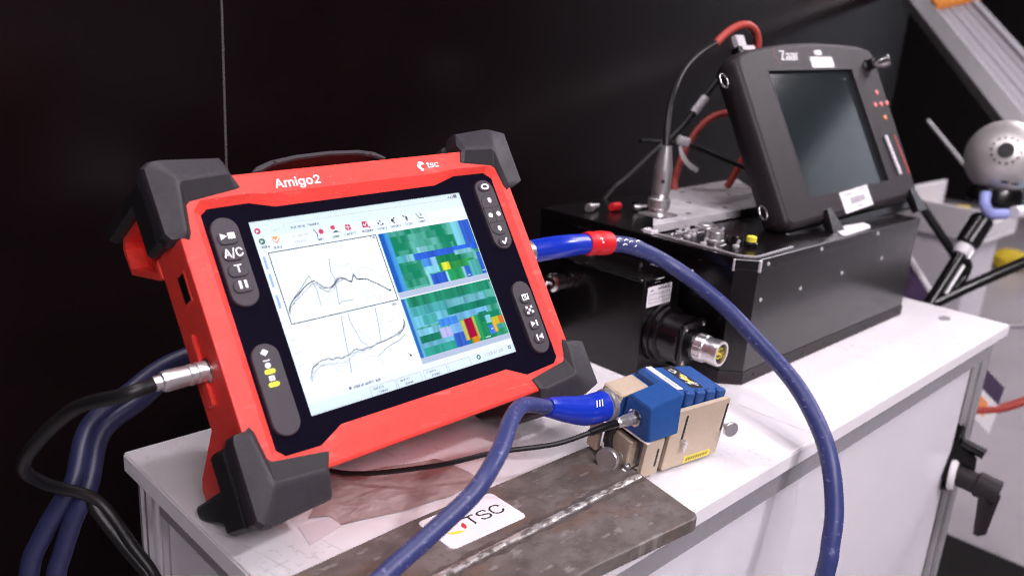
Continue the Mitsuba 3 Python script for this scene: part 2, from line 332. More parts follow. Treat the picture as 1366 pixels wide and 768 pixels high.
# rear bulges, side guards with a recess
def side_prism(prof, u0, u1, b=1.5):
    """profile in (w, v), extruded along u"""
    m = prism([(-w, v) for w, v in prof], [(b, u0), (0, u0 + b), (0, u1 - b), (b, u1)])
    R = np.array([[0, 0, 1.0], [0, 1.0, 0], [-1.0, 0, 0]])
    return xf(m, M4(R))
topw = [(-50.2, 38), (-108, 37), (-117, 30), (-114, 6), (-56, -19), (-50.2, -19)]
botw = [(-50.2, -140), (-104, -172), (-111, -182), (-109, -194), (-100, -198), (-50.2, -198)]
am('rear_shell', side_prism(topw, -44, 258), 'red_plastic', 25)
am('rear_shell', side_prism(botw, -56, 270), 'red_plastic', 25)
def guard(u0, u1):
    P = ccw([(-w, v) for w, v in topw]); H = inset(P, 5.5)
    m = prism(P, [(0.6, u0), (0, u0 + .6), (0, u1 - .6), (0.6, u1)], H)
    return xf(m, M4(np.array([[0, 0, 1.0], [0, 1.0, 0], [-1.0, 0, 0]])))
am('side_guard', guard(-58, -44), 'red_plastic', 25); am('side_guard', guard(258, 272), 'red_plastic', 25)
am('guard_block', cbox(-54, -44, 2, 15, -72, -58, 1.2), 'red_plastic')
am('side_rib', cbox(-60, -57, -128, -72, -34, -22, 1.4), 'red_plastic')
am('side_slot', cbox(-58.2, -56.6, -50, -29, -20, -8, 0.5), 'black_plastic')
am('side_slot_rim', cbox(-57.7, -56.8, -52, -27, -22, -6, 0.4), 'red_plastic')
# corner bumpers: a roof-shaped L swept round each corner
def bumper(right, bottom, bo, ext, ha, va):
    st = [  # outer, ridge, inner offsets (a inward from the side edge, b inward from the top edge) and ridge height
        ((ha + 1, -7), (ha, 1), (ha + 5, 12), 7), ((ha - 3, -bo + 3), (ha - 3.5, 0), (ha + 1, 13), 9.5), ((2, -bo), (12, 2), (15, 18.5), 11), ((-5, -bo + 1), (10.8, 3.4), (13.5, 20), 11.4),
        ((-ext, -bo + 6), (9.5, 5), (12, 21.5), 11), ((-ext + 1, va - 5), (5, va - 4), (9, va - 2), 9), ((-6, va), (3.5, va + 1), (6.5, va + 3), 6)]
    L = []
    for o, r, i, h in st:
        o, r, i = V(*o), V(*r), V(*i)
        q = [(*(o + (i - o) * 0.16), -15), (*(o + (i - o) * 0.02), -12), (*o, -1.0), (*(o + (r - o) * 0.10), 3.2), (*(r + (o - r) * 0.16), h - 1.0), (*r, h), (*(r + (i - r) * 0.15), h - 0.5), (*i, 5.2), (*i, -6)]
        L.append(np.array(q, float))
    def conv(A):
        A = A.copy()
        A[:, 0] = (271 - A[:, 0]) if right else (-57 + A[:, 0]); A[:, 1] = (-199 + A[:, 1]) if bottom else (39 - A[:, 1]); return A
    L = [conv(A) for A in L]
    m = rings(L); n = len(L[0]); k = len(L); f = list(m.faces)
    for j in range(1, n - 1): f += [[0, j + 1, j], [(k - 1) * n, (k - 1) * n + j, (k - 1) * n + j + 1]]
    m = TM(m.vertices, f, process=False)
    if right == bottom: m.invert()
    trimesh.repair.fix_normals(m)
    q = rings([np.array([A[6] + (0, 0, -.5), A[6] + (0, 0, .25), A[6] * .05 + A[7] * .95 + (0, 0, .35), A[7] + (0, 0, -1.0)]) for A in L], closed=True)
    if right == bottom: q.invert()
    return m, q
for r, b, bo, ext, ha, va in ((0, 0, 19, 11, 52, 45), (1, 0, 22, 21, 46, 42), (0, 1, 25, 9, 54, 44), (1, 1, 18, 23, 54, 36)):
    bm, bi = bumper(r, b, bo, ext, ha, va)
    am('bumper_inner_slope', bi, 'darker_rubber', 32, am('bumper', bm, 'grey_rubber', 32))  # darker face laid over the inner slope of each bumper
for u0, u1, r in ((-66, -8, 0), (222, 286, 1)):  # black on the bumper sides carries the shade that falls there
    am('shaded_bumper_side', cat(cbox(u0, u1, 36, 53, -121, -14.5, 4), cbox(u0 if not r else u1 - 18, u0 + 12 if not r else u1, -4, 45, -46, -14.5, 3)), 'black_rubber')
    am('shaded_bumper_side', cat(cbox(u0, u1, -222, -194, -60, -14.5, 4), cbox(u0 if not r else u1 - 18, u0 + 12 if not r else u1, -205, -160, -46, -14.5, 3)), 'black_rubber')
foot = [(-6, -196), (-6, -221), (-14, -222), (-104, -206), (-111, -202), (-113, -192), (-60, -188)]
am('foot', side_prism(foot, -65, -6, 3), 'black_rubber'); am('foot', side_prism(foot, 221, 280, 3), 'black_rubber')
am('tilt_stand', side_prism([(-50, -55), (-58, -50), (-200, -146), (-196, -153)], 20, 190, 1), 'black_metal')
# carrying handle
hp = [(27, 49), (34, 55), (48, 59.5), (72, 62.5), (105, 63.5), (136, 62), (152, 58.5), (163, 52), (161, 48.5), (150, 53), (134, 57), (105, 58.5), (72, 57.5), (50, 54.5), (38, 50)]
hm = am('handle', prism(hp, [(1.2, -46), (0, -44.5), (0, -25.5), (1.2, -24)]), 'grey_rubber')
for u in (52, 140, 147): part(hm, 'rivet', lathe([(1.3, 0), (1.2, 0.8), (0.5, 1.1)], (u, 57.6 if u < 100 else 57.2 - (u - 140) * .2, -24), (0, 0, 1), 10), 'black_ink', AM)
for u in (33, 157): am('handle_mount', cbox(u - 7, u + 7, 38.5, 50.5, -45, -25, 2), 'black_rubber')
# glass bezel with the screen opening
SW, SH = 211.0, 158.0
hole = [(0, 0), (SW, 0), (SW, -SH), (0, -SH)]
am('bezel', prism(inner, [(0, -2.5), (0.02, 0)], hole), 'bezel_gloss', False)
am('brand_text', text('Amigo2', 29, 23.2, 41, 7.2, 5.0, True, 0.3), 'white_print', False)
am('brand_text', text('tsc', 181, 25.6, 13.5, 5.6, 5.0, True, 0.3), 'white_print', False)
lg = unary_union([Polygon(ell(174.6, 28.4, 4.2, 3.9)).difference(Polygon(ell(177.2, 27.2, 3.0, 2.0))).difference(LineString([(170, 32), (178, 26)]).buffer(.35)), Polygon([(172, 23.5), (175.5, 25.4), (176, 23)])])
am('brand_logo', flat(lg, 5.0, 0.3), 'white_print', False)
# lit screen: a back light behind a coloured diffuse film
scr = am('screen', cbox(-0.5, SW + .5, -SH - .5, 0.5, -3.4, -2.6), 'black_plastic', False)
bl = trimesh.Trimesh([(0.2, -0.2, -1.6), (SW - .2, -0.2, -1.6), (SW - .2, -SH + .2, -1.6), (0.2, -SH + .2, -1.6)], [[0, 2, 1], [0, 3, 2]], process=False)
key = part(scr, 'back_light', bl, 'black_plastic', AM, False)
scene[key]['emitter'] = {'type': 'area', 'radiance': rgb((0.98, 1.13, 1.23))}
def film(name, base):
    scene[name] = {'type': 'principledthin', 'base_color': base, 'roughness': 0.6, 'diff_trans': 1.75, 'eta': 1.3}
film('screen_film', mikit.proc(lambda p, n, uv: mix(mix((0.80, 0.82, 0.84), (0.72, 0.77, 0.80), mi.Float(dr.select((uv.y > 0.915) | (uv.y < 0.055), 1.0, 0.0))), (0.86, 0.87, 0.88), mi.Float(dr.select((uv.y < 0.835) & (uv.y > 0.08) & (uv.x < 0.52), 1.0, 0.0)))))
def quad(x0, x1, y0, y1, z, n=1):
    m = TM([(x0, y1, z), (x1, y1, z), (x1, y0, z), (x0, y0, z)], [[0, 1, 2], [0, 2, 3]], process=False)
    return m, np.array([(0, 0), (1, 0), (1, 1), (0, 1)], float)
def filmpart(name, x0, x1, y0, y1, z, m):
    q, uv = quad(x0, x1, y0, y1, z)
    uv = uv if name == 'picture_film' else uv
    return part(scr, name, q, m, AM, False, uv=uv)
filmpart('picture_film', 0, SW, 0, -SH, -0.9, 'screen_film')
H1 = [(0, .10, 0, 1, (.10, .42, .80)), (0, .055, 0, 1, (.03, .16, .62)), (.78, .88, 0, .44, (.25, .62, .72)), (.88, 1, 0, .5, (.06, .17, .72)), (.33, .44, .33, .43, (.30, .66, .66)), (.10, .30, .42, .54, (.12, .52, .55)), (.2, .28, .42, .54, (.3, .66, .70)),
      (.28, 1, .43, .54, (.05, .16, .72)), (.34, .50, .54, .68, (.10, .35, .80)), (.44, .5, .54, .68, (.35, .62, .85)), (.34, .50, .68, .80, (.28, .64, .72)), (.5, .78, .54, .68, (.02, .27, .10)), (.72, .92, .5, .58, (.28, .62, .66)), (.5, .9, .68, .80, (.04, .33, .08)),
      (.535, .62, .665, .80, (.85, .80, .06)), (.38, .56, .82, 1, (.05, .14, .70)), (.35, .38, .74, 1, (.35, .72, .70)), (.56, .76, .80, 1, (.03, .34, .12)), (.76, .83, .80, 1, (.06, .18, .72)), (.83, .96, .72, 1, (.12, .50, .45)), (.92, .96, .58, .72, (.3, .68, .72)), (.955, 1, .6, 1, (.05, .16, .72)), (.74, .765, .80, 1, (.4, .75, .78)), (.55, .57, .82, 1, (.38, .74, .74))]
H2 = [(0, .07, 0, 1, (.20, .55, .75)), (0, .035, 0, 1, (.05, .20, .65)), (.06, .97, 0, .17, (.03, .30, .17)), (.06, .9, .17, .33, (.10, .45, .45)), (.45, .88, .19, .31, (.22, .58, .62)), (.42, 1, .32, .44, (.02, .28, .17)), (.06, .42, .33, .52, (.20, .56, .66)), (.15, .3, .34, .5, (.10, .48, .44)), (.42, .86, .44, .55, (.22, .52, .74)), (.3, .5, .47, .60, (.08, .28, .76)),
      (.06, .3, .55, .66, (.26, .60, .72)), (.06, .32, .66, .78, (.02, .25, .14)), (.28, .44, .62, .80, (.62, .56, .86)), (.05, .40, .78, .86, (.22, .56, .70)), (.06, .40, .86, 1, (.05, .40, .30)), (.4, .52, .6, .76, (.26, .52, .84)), (.4, .54, .76, 1, (.07, .18, .72)), (.52, .56, .58, .93, (.82, .74, .10)), (.56, .655, .57, .93, (.52, .010, .06)), (.655, .68, .57, .95, (.80, .62, .08)), (.58, .66, .90, 1, (.85, .34, .02)),
      (.66, .74, .55, .68, (.35, .58, .06)), (.68, .86, .55, 1, (.03, .36, .14)), (.74, .84, .52, .70, (.02, .27, .14)), (.80, .86, .6, .74, (.24, .58, .66)), (.8, .86, .78, .94, (.07, .22, .72)), (.86, 1, .66, .80, (.62, .62, .05)), (.94, 1, .66, .8, (.80, .22, .04)), (.86, .9, .7, .92, (.80, .40, .04)), (.90, 1, .80, 1, (.05, .38, .18)), (.90, .98, .80, .88, (.10, .42, .38))]
def heat(rects, seed):
    def fn(p, n, uv):
        s, t = uv.x, 1 - uv.y
        row = dr.floor(t * 8 + 0.3 * seed)
        f = 0.55 * noise(s * 9.0 + 3 * seed, row * 0.35, 1.0) + 0.45 * noise(s * 26.0, row * 1.7 + seed, 5.0)
        c = mix((0.015, 0.26, 0.13), (0.16, 0.52, 0.42), smoothstep(0.3, 0.75, f))
        for a, b, d, e, k in rects:
            inside = smoothstep(a - .012, a + .012, s) * smoothstep(b + .012, b - .012, s) * mi.Float(dr.select((t > d) & (t < e), 1.0, 0.0))
            w = 0.55 + 0.75 * (0.6 * noise(s * 16.0 + a * 50, d * 40.0, 2.0) + 0.4 * noise(s * 44.0 + a * 50, d * 40.0, 8.0))
            c = mix(c, mi.Color3f(k[0], k[1], k[2]) * w, inside)
        return c
    return mikit.proc(fn)
film('heat_film', heat(H1, 1)); film('heat_film_lower', heat(H2, 2))
filmpart('heat_map', 110, 210, -26.8, -80.5, -0.6, 'heat_film'); filmpart('heat_map', 110, 210, -86.5, -139.5, -0.6, 'heat_film_lower')
film('bar_film', rgb((0.56, 0.58, 0.70)))
filmpart('scroll_bar', 110, 210, -80.6, -85.6, -0.62, 'bar_film'); filmpart('scroll_bar', 110, 210, -139.6, -144.6, -0.62, 'bar_film')
film('pale_film', rgb((0.42, 0.52, 0.86)))
for y in (-34, -48.5, -66): filmpart('axis_label', 2.6, 4.6, y + 5, y - 6, -0.6, 'pale_film')
LZ = -0.5
def line(P, w, m='screen_line', name='trace'): part(scr, name, ribbon(P, w * 1.5, LZ), m, AM, False)
TR = {
 'a': [(9.7, -75.4), (12, -71), (16.5, -67.0), (22, -63.5), (28.3, -59.4), (33, -57), (38.2, -55.7), (44.7, -63.1), (51.6, -64.0), (59.1, -58.1), (64.8, -58.3), (67.9, -61.4), (70.7, -62.6), (74.6, -56.9), (76.2, -61.4), (84.6, -62.9), (92.9, -68.5), (98, -72.5), (102.9, -76.9)],
 'b': [(9.1, -130.4), (13.6, -122.7), (17.6, -121.5), (20, -120), (24.0, -118.7), (26, -119.4), (28.8, -118.7), (31.7, -120.8), (35.7, -119.9), (40.1, -121.6), (46.8, -120.4), (54.4, -117.1), (57, -119), (59.9, -119.6), (64.2, -118.3), (67, -119.2), (70.7, -118.7), (75.2, -117.2), (83.3, -117.0), (95.1, -114.9), (102.5, -111.8), (105.5, -108), (106.8, -103.0)]}
line(TR['a'], .55); line(TR['b'], .42)
for P in ([(10.4, -73.4), (15.0, -67.8), (26.1, -59.0), (35.3, -50.7), (37.8, -62.4), (37.4, -76.9)], [(57.4, -39.8), (55.1, -50.9), (56.6, -57.0), (53.0, -79.0), (56.7, -76.8), (66.3, -77.9)], [(40.4, -61.8), (46.8, -67.1), (57.7, -60.6), (64.3, -59.6)],
          [(51.4, -87.8), (48.8, -103.0), (46.2, -122.0), (43.9, -135.1)], [(57.7, -87.4), (57.4, -95.0), (59.9, -105.6), (61.1, -112.8), (66.0, -117.0)], [(83.6, -88.2), (82.0, -101.1), (78.6, -117.0)], [(71.8, -127.8), (80.8, -123.5), (88.5, -121.2), (95.8, -119.9), (103.8, -115.7)], [(96, -116.5), (101, -113), (106, -109), (107, -105)]):
    line(P, .34, 'screen_line_grey')
for P in ([(57.4, -39.8), (58.7, -44.2), (66.0, -50.2), (73.1, -47.2), (74.9, -51.1), (71.2, -63.2)], [(79.1, -60.5), (80, -54), (86.2, -51.9), (93.4, -56.8), (101.2, -64.2), (104.9, -73.2)], [(77.2, -62.0), (76.1, -78.5)], [(83.9, -63.3), (79.2, -80.6), (83.9, -78.5), (91.6, -78.9), (94.5, -81.4)], [(36.7, -59.9), (40.4, -68.5), (49.4, -78.3)],
          [(15.9, -121.1), (21.4, -122.5), (29.2, -124.3), (35.6, -127.0), (42.7, -128.0), (45.8, -124.7)], [(84.6, -94.5), (84.3, -107.6), (88.6, -114.0)], [(61.4, -101.8), (65.9, -106.9), (70.3, -112.7), (76.3, -117.7)], [(41.0, -134.4), (49.6, -129.7), (58.2, -127.3), (65.3, -125.8), (71.2, -127.6)], [(30.5, -127.6), (37.2, -132.8)], [(73.4, -128.8), (74.6, -136.1)], [(85.4, -99.4), (94.4, -102.6), (100.4, -97.9)]):
    line(P, .28, 'screen_line_pale')
rq = np.random.default_rng(11)
for base, n_, amp in ((TR['a'], 3, 2.2), (TR['b'], 4, 2.6)):
    for i in range(n_):
        off = rq.uniform(-1, 1) * amp - amp * .6
        P = smooth_path([(x, y + off * (0.4 + .6 * math.sin(x * .05 + i)) + rq.normal() * .5, 0) for x, y in base[:: 2 if i % 2 else 1]], 3)[:, :2]
        line(P[: len(P) - rq.integers(0, 12)], .26, 'screen_line_pale' if i % 2 else 'screen_line_grey')
line([(8.2, -27), (107.6, -27), (107.6, -86), (8.2, -86), (8.2, -26.8)], .5, 'screen_line', 'plot_frame')
line([(0.5, -13), (28, -12.4), (28, -6), (31, -5.2), (210.5, -5.2)][1:], .25, 'screen_line_pale', 'ribbon_line'); line([(66, -13), (66, -25)], .2, 'screen_line_pale', 'ribbon_line')
for x in (125, 151, 165): line([(x, -13), (x, -24.5)], .25, 'screen_line_pale', 'ribbon_line')
for y in (-34, -47, -65, -98, -108.5, -119): line([(9.5 if y > -90 else 3, y), (14 if y > -90 else 8, y)], .3, 'screen_line_pale', 'axis_tick')
def iconring(x, y, r, m): part(scr, 'icon', flat(Polygon(ell(x, y, r, r)).difference(Polygon([(x - r * .45, y + r * .5), (x - r * .45, y - r * .5), (x + r * .5, y)])), LZ), m, AM, False)
iconring(5.2, -8.2, 2.6, 'icon_red'); iconring(6.2, -17, 2.6, 'icon_green')
def icon(P, m): part(scr, 'icon', flat(P, LZ), m, AM, False)
sh = Polygon([(15, -14.5), (21, -14.5), (21, -17.5), (18, -21), (15, -17.5)])
icon(sh.difference(LineString([(16, -17), (18, -18.6), (20.5, -15.5)]).buffer(.6)), 'glow_orange'); icon(LineString([(15, -15), (15.4, -18), (18, -20.6)]).buffer(.5), 'icon_blue')
icon(LineString([(52.5, -14), (54.5, -18), (54, -21)]).buffer(.4), 'screen_line'); icon(Polygon(ell(58.5, -16.5, 2.3, 2.2)), 'icon_red')
icon(Polygon(ell(70, -14.6, 2.3, 1.8)), 'icon_red'); icon(Polygon([(67.6, -19.2), (75.5, -19.2), (72, -17.4)]), 'screen_line')
icon(Polygon(ell(84, -16.5, 3, 2.9)).difference(LineString([(81, -16), (87, -16.6)]).buffer(.35)).difference(LineString([(84, -13), (84, -19)]).buffer(.35)), 'icon_red')
icon(sbox(98, -19, 103.4, -13.6).difference(LineString([(99.4, -16), (100.6, -17.6), (102.6, -14.8)]).buffer(.45)), 'icon_red'); icon(Polygon(ell(104.4, -19.2, .9, .9)), 'icon_red')
for x, y, r in ((114, -17.4, .9), (116.4, -15.6, .8), (118.4, -18.4, .9), (116.2, -19, .7), (129, -16.6, 1.5), (131.2, -15, .8), (130.2, -18.8, .8)): icon(Polygon(ell(x, y, r, r)), 'screen_line')
icon(Polygon(ell(144, -16.8, 1.0, 2.4)), 'screen_line'); icon(LineString([(141, -14), (142.2, -15)]).buffer(.5), 'screen_line')
icon(LineString([(155.4, -14), (157.4, -18.6), (162, -18.6)]).buffer(.35), 'screen_line'); icon(LineString([(159, -14), (161, -15.2), (159.6, -16.6)]).buffer(.35), 'screen_line')
rng = np.random.default_rng(5)
def scrawl(x, y, w, h, m='screen_line_grey'):
    """a word too small to read on the photograph: a row of letter-like strokes"""
    parts = []; c = x
    while c < x + w:
        d = h * rng.uniform(.35, .6); k = rng.integers(3)
        if k == 0: P = [(c, y), (c, y + h)]
        elif k == 1: P = [(c, y + h * .8), (c + d, y + h * .7), (c + d, y), (c, y + .1)]
        else: P = [(c, y + h * .7), (c, y), (c + d, y + h * .1), (c + d, y + h * .8)]
        parts.append(ribbon(P, h * .26, LZ)); c += d + h * .28
    part(scr, 'caption', cat(*parts), m, AM, False)
for x, y, w, m in ((17, -9.9, 9, 'icon_blue'), (33.5, -10.2, 12, 'screen_line_grey'), (49, -10, 9.5, 'screen_line_grey'), (33, -17.6, 13, 'screen_line_pale'), (33, -22.3, 10, 'screen_line_pale'), (4.2, -22.4, 6, 'screen_line'), (14, -24.4, 7, 'screen_line_grey'), (53.5, -23.6, 6, 'screen_line'), (67.5, -23.4, 6, 'screen_line'),
                   (79, -23, 10.5, 'screen_line_grey'), (96, -23, 10, 'screen_line'), (111, -23, 10, 'screen_line_grey'), (126, -23, 9, 'screen_line_grey'), (141.5, -23, 6.5, 'screen_line_grey'), (155.5, -22.4, 6, 'screen_line_grey'), (102, -29.6, 4, 'screen_line_grey'), (100, -89.8, 4.5, 'screen_line_grey'), (196, -4.2, 5, 'screen_line_grey')):
    scrawl(x, y, w, 1.9, m)
scrawl(42, -147, 26, 2.2, 'screen_line_grey'); scrawl(176, -153.6, 22, 2.6, 'screen_line_pale')
icon(Polygon(ell(38.5, -146, 1.2, 1.2)), 'screen_line_grey'); icon(Polygon(ell(168, -152.6, 2.2, 2.2)).difference(Polygon(ell(168, -152.6, 1.1, 1.1))), 'icon_green')
icon(sbox(202.5, -4.6, 206.5, -1.6), 'screen_line_grey'); icon(sbox(203.5, -153.6, 206.8, -150.6).difference(sbox(204.3, -152.8, 206, -151.4)), 'screen_line_grey')
icon(Polygon(ell(101.6, -134.3, 1.0, 1.0)), 'screen_line'); line([(99.4, -131.4), (101, -133.4)], .3); icon(Polygon(ell(103.4, -76.6, 1.1, .8)), 'screen_line')
for x0 in (55, 81, 108, 134): line([(x0, -157.4), (x0, -149.8), (x0 + 24, -149.8), (x0 + 24, -157.4)], .35, 'screen_line_pale', 'tab_frame')
for x0 in (58, 84, 111): scrawl(x0, -152.8, 9, 1.5, 'screen_line_grey'); scrawl(x0 + 4, -156.3, 8, 1.6, 'screen_line_grey')
film('line_white', rgb((0.9, 0.9, 0.92)))
for x, y, w in ((188, -79, 3), (206, -77.5, 3.5), (183, -138, 6), (192, -132, 3)): filmpart('scale_mark', x, x + w, y + .8, y, -0.5, 'line_white')
# key pads
def pad(uc, v0, v1): return am('key_pad', slab(rrect(uc - 11.2, uc + 11.2, v0, v1, 10.9, 7), 0.1, 2.6, 1.2), 'pad_rubber')
def keycap(p, x, y, w=15, h=9.5): part(p, 'key', slab(rrect(x - w / 2, x + w / 2, y - h / 2, y + h / 2, min(w, h) * .48, 5), 2.0, 4.0, 0.8), 'pad_rubber', AM)
def sym(p, g, z=4.02, m='white_print'):
    part(p, 'symbol', flat(g, z, .15), m, AM, False)
p1 = pad(-21, -66, 6)
for y in (-10, -23, -36, -48.5): keycap(p1, -21, y - 1.5, 16.5, 10)
sym(p1, unary_union([Polygon([(-27, -12.4), (-27, -7.2), (-21.8, -9.8)]), sbox(-21.3, -12.3, -15.6, -7.3)]))
part(p1, 'symbol', text('A/C', -28.6, -26.6, 15.2, 6.6, 4.02, True, .15), 'white_print', AM, False); part(p1, 'symbol', text('T', -24, -39, 6.2, 6, 4.02, True, .15), 'white_print', AM, False)
sym(p1, unary_union([sbox(-24.4, -52, -22.2, -45.6), sbox(-20, -52, -17.8, -45.6)]))
p2 = pad(240, -62.5, 8.3)
keycap(p2, 240, 0.4, 14, 8.5); sym(p2, Polygon(ell(240, 0.6, 5, 3)).difference(Polygon(ell(240, 0.6, 2.7, 1.5))))
part(p2, 'key', slab(rrect(229.8, 250.2, -48.6, -7, 9, 6), 2.0, 3.4, .8), 'pad_rubber', AM)
for P in ([(229.5, -20.5), (250.5, -20.5)], [(229.5, -35.5), (250.5, -35.5)], [(240, -20.5), (240, -35.5)]): part(p2, 'groove', ribbon(P, 1.1, 3.42, .1), 'black_ink', AM, False)
for x, y in ((240, -13.2), (235, -28), (245, -27.6), (240, -42)): sym(p2, Polygon(ell(x, y, 2.2 if x == 240 else 2.6, 2.7 if x == 240 else 2.4)), 3.42)
keycap(p2, 240, -55.5, 13, 7.5); sym(p2, LineString([(237, -55), (239.2, -57.6), (243.5, -52.4)]).buffer(.9, cap_style=2))
p3 = pad(240, -167, -95.5)
for y in (-112, -124.5, -138, -151.5): keycap(p3, 240, y - 1.5, 12.5, 9)
sym(p3, unary_union([sbox(236, -115, 244, -109).difference(sbox(237, -114, 240, -111)).difference(sbox(241, -113, 242.5, -109.8)), sbox(238.4, -113, 239.4, -111.6)]))
sym(p3, unary_union([sbox(235.6, -123.2, 238.4, -120.8), sbox(241.4, -123.4, 244, -121), sbox(238.6, -126, 241.2, -123.4), sbox(235.6, -128.4, 238.2, -126), sbox(241.6, -128.2, 244.2, -125.8)]))
sym(p3, unary_union([Polygon([(235.6, -141), (235.6, -135.2), (241, -138.1)]), sbox(241.6, -141, 243.4, -135.2)])); sym(p3, unary_union([Polygon([(244.4, -154.4), (244.4, -148.6), (239, -151.5)]), sbox(236.4, -154.4, 238.2, -148.6)]))
p4 = pad(-21, -167, -95.5)
sym(p4, Polygon([(-24.8, -102.4), (-21.5, -99.6), (-18, -102.4), (-21.5, -105.4)]), 2.62); sym(p4, sbox(-24.5, -109.2, -19, -108.4), 2.62); sym(p4, Polygon(ell(-21.8, -112.6, 2.4, 2.2)), 2.62)
for y in (-117.4, -127.4): part(p4, 'led', slab(rrect(-26, -17.2, y - 1.9, y + 1.9, 1.7, 4), 2.5, 3.0, .3), 'yellow_led', AM)
sym(p4, sbox(-24, -124.4, -19.4, -120.6).difference(Polygon(ell(-21.6, -122.4, .6, .6))), 2.62)
for u, v in ((-39, 17.4), (257.5, -181.8)): pass
# plug on the left side with its cable
pg = thing('signal_cable', 'thin black cable with a silver push-pull plug in the left side of the red instrument', 'cable')
am2 = lambda *a: (S_R @ V(*a) * 0.001 + S_O)
part(pg, 'plug', lathe([(7.6, -2), (7.8, 0), (7.8, 9), (7.1, 9.6), (7.1, 11), (7.8, 11.6), (7.8, 15), (7.4, 15.6), (7.8, 30), (7.2, 34), (5.6, 35), (5.4, 40)], (-57.5, -102, -17), (-1, 0, 0)), 'nickel', AM, 30)
part(pg, 'socket', lathe([(9.4, -1), (9.4, 2), (8.5, 2.6)], (-57, -102, -17), (-1, 0, 0)), 'chrome', AM, 30)
part(pg, 'cable', tube([am2(-95, -102, -17), am2(-118, -104, -18), V(-0.075, 0.27, 0.105), V(-0.098, 0.31, 0.055), V(-0.07, 0.37, 0.0), V(-0.030, 0.372, -0.032), V(-0.0135, 0.338, -0.069), V(-0.004, 0.318, -0.094), V(0.004, 0.30, -0.14), V(-0.01, 0.30, -0.35)], 0.0052), 'black_cable', smooth=60)

# ================================================================== BLUE CABLES
cb = thing('instrument_cable', 'thick blue cable with a red band hanging over the counter front', 'cable')
P0 = am2(274, -62.5, -34); ex = S_R[:, 0]
part(cb, 'plug', lathe([(.0135, 0), (.0135, .018), (.0125, .020), (.0125, .026)], P0, ex), 'nickel', smooth=30)
pathc = [P0 + ex * .026, V(.3992, .2391, .1723), V(.4418, .2395, .1701), V(.4797, .2367, .1668), V(.5189, .226, .1586), V(.5564, .1978, .137), V(.570, .1417, .1084), V(.5627, .0854, .0816), V(.5393, .0247, .0588), V(.5181, -.0169, .0332), V(.5021, -.0421, .0065), V(.4888, -.059, -.0295), V(.4767, -.0663, -.0577), V(.4678, -.070, -.0872), V(.45, -.068, -.22)]
PC = smooth_path(pathc, 12)
def seg(a, b): return PC[int(a * 12):int(b * 12) + 1]
part(cb, 'boot', tube(seg(0, 2.05), [.0118, .0122, .0120, .0112], 20, smooth=False), 'blue_boot', smooth=60)
part(cb, 'band', tube(seg(2.0, 3.0), [.0125, .0136, .0128, .0137, .0136, .0128], 20, smooth=False), 'red_band', smooth=60)
part(cb, 'jacket', tube(seg(2.9, 14), .0088, 20, smooth=False), 'blue_cable', smooth=60)
tp = seg(3.0, 4.1); part(cb, 'tape_wrap', tube(tp, [.0097, .0093, .0096, .0094], 20, smooth=False), 'blue_cable', smooth=60)
for i in range(7):
    q = PC[int((3.1 + 0.13 * i) * 12)]; part(cb, 'tape_print', ribbon([(0, 0), (.004, .0012), (.007, -.0004)], .0012, 0, .0002), 'white_print', M4(np.stack([ex, V(0, .45, .89), V(0, -.89, .45)], 1), q + V(0, -.89, .45) * .0096 - ex * .003 + V(0, .45, .89) * .0035 * math.sin(i * 2.3)), False)
nb_ = V(-0.35, -0.80, 0.49)
q = PC[int(2.5 * 12)]
part(cb, 'band_mark',
     cat(flat(Polygon(ell(0, .0012, .0022, .0016)).difference(Polygon(ell(-.0006, .0006, .0012, .0008))), 0, .0002), flat([(-.001, -.0042), (.0022, -.0036), (.0006, -.0012)], 0, .0002)), 'white_print', M4(np.stack([ex, np.cross(nb_, ex), nb_], 1), q + nb_ * .0138), False)

# ================================================================== PROBE (blue scanner head)
yaw, tilt = -.1513, -.1472
pux = V(math.cos(yaw), math.sin(yaw), 0); pn = V(-math.sin(yaw), math.cos(yaw), 0)
pup = math.cos(tilt) * V(0, 0, 1) + math.sin(tilt) * pn
PR_R = np.stack([pux, np.cross(pup, pux), pup], 1); PR_O = V(.3618, .0558, .004)
PR = M4(PR_R, PR_O, .001)
pr = thing('inspection_probe', 'blue inspection scanner head with a beige side plate and knobs, beside the steel plate', 'probe')
def prp(name, mesh, m, smooth=35, parent=pr): return part(parent, name, mesh, m, PR, smooth)
def hull(P): return TM(P).convex_hull
def wedge(x0, x1, y0, y1, zb, zl, zr, b):
    """chamfered block with a sloping top"""
    P = []
    for x, sx_, z in ((x0, 1, zl), (x1, -1, zr)):
        for y, sy in ((y0, 1), (y1, -1)):
            P += [(x, y + sy * b, z - b), (x + sx_ * b, y, z - b), (x + sx_ * b, y + sy * b, z), (x, y + sy * b, zb), (x + sx_ * b, y, zb)]
    return hull(P)
bodyk = prp('body', wedge(-2, 74, 9, 57, 8, 80.5, 69.5, 3.5), 'blue_housing')
for i in range(5): prp('rib', wedge(1 + i * 14.8, 12.6 + i * 14.8, 5.2, 12, 10, 80.6 - i * 2.15, 78.9 - i * 2.15, 1.8), 'blue_housing')
prp('connector_block', hull([(-36, 3, 73), (-34, 0.5, 73), (-34, 3, 76), (-36, 27, 73), (-34, 30, 73), (-34, 27, 76), (3, 0.5, 79), (3, 3, 82), (3, 27, 82), (-33, -5.5, 45), (-36, -3, 45), (-36, 30, 43), (3, -4, 44), (3, 30, 43)]), 'blue_housing')
prp('connector_block_rear', hull([(-38, 31, 40), (-38, 62, 40), (0, 31, 40), (0, 62, 40), (-36, 34, 68), (-36, 60, 68), (0, 34, 72), (0, 60, 72), (-38, 60, 60), (-38, 34, 60)]), 'blue_housing')
prp('cable_block', wedge(-39, -4, 34.2, 59, 38, 70.8, 73.2, 1.6), 'beige_paint')
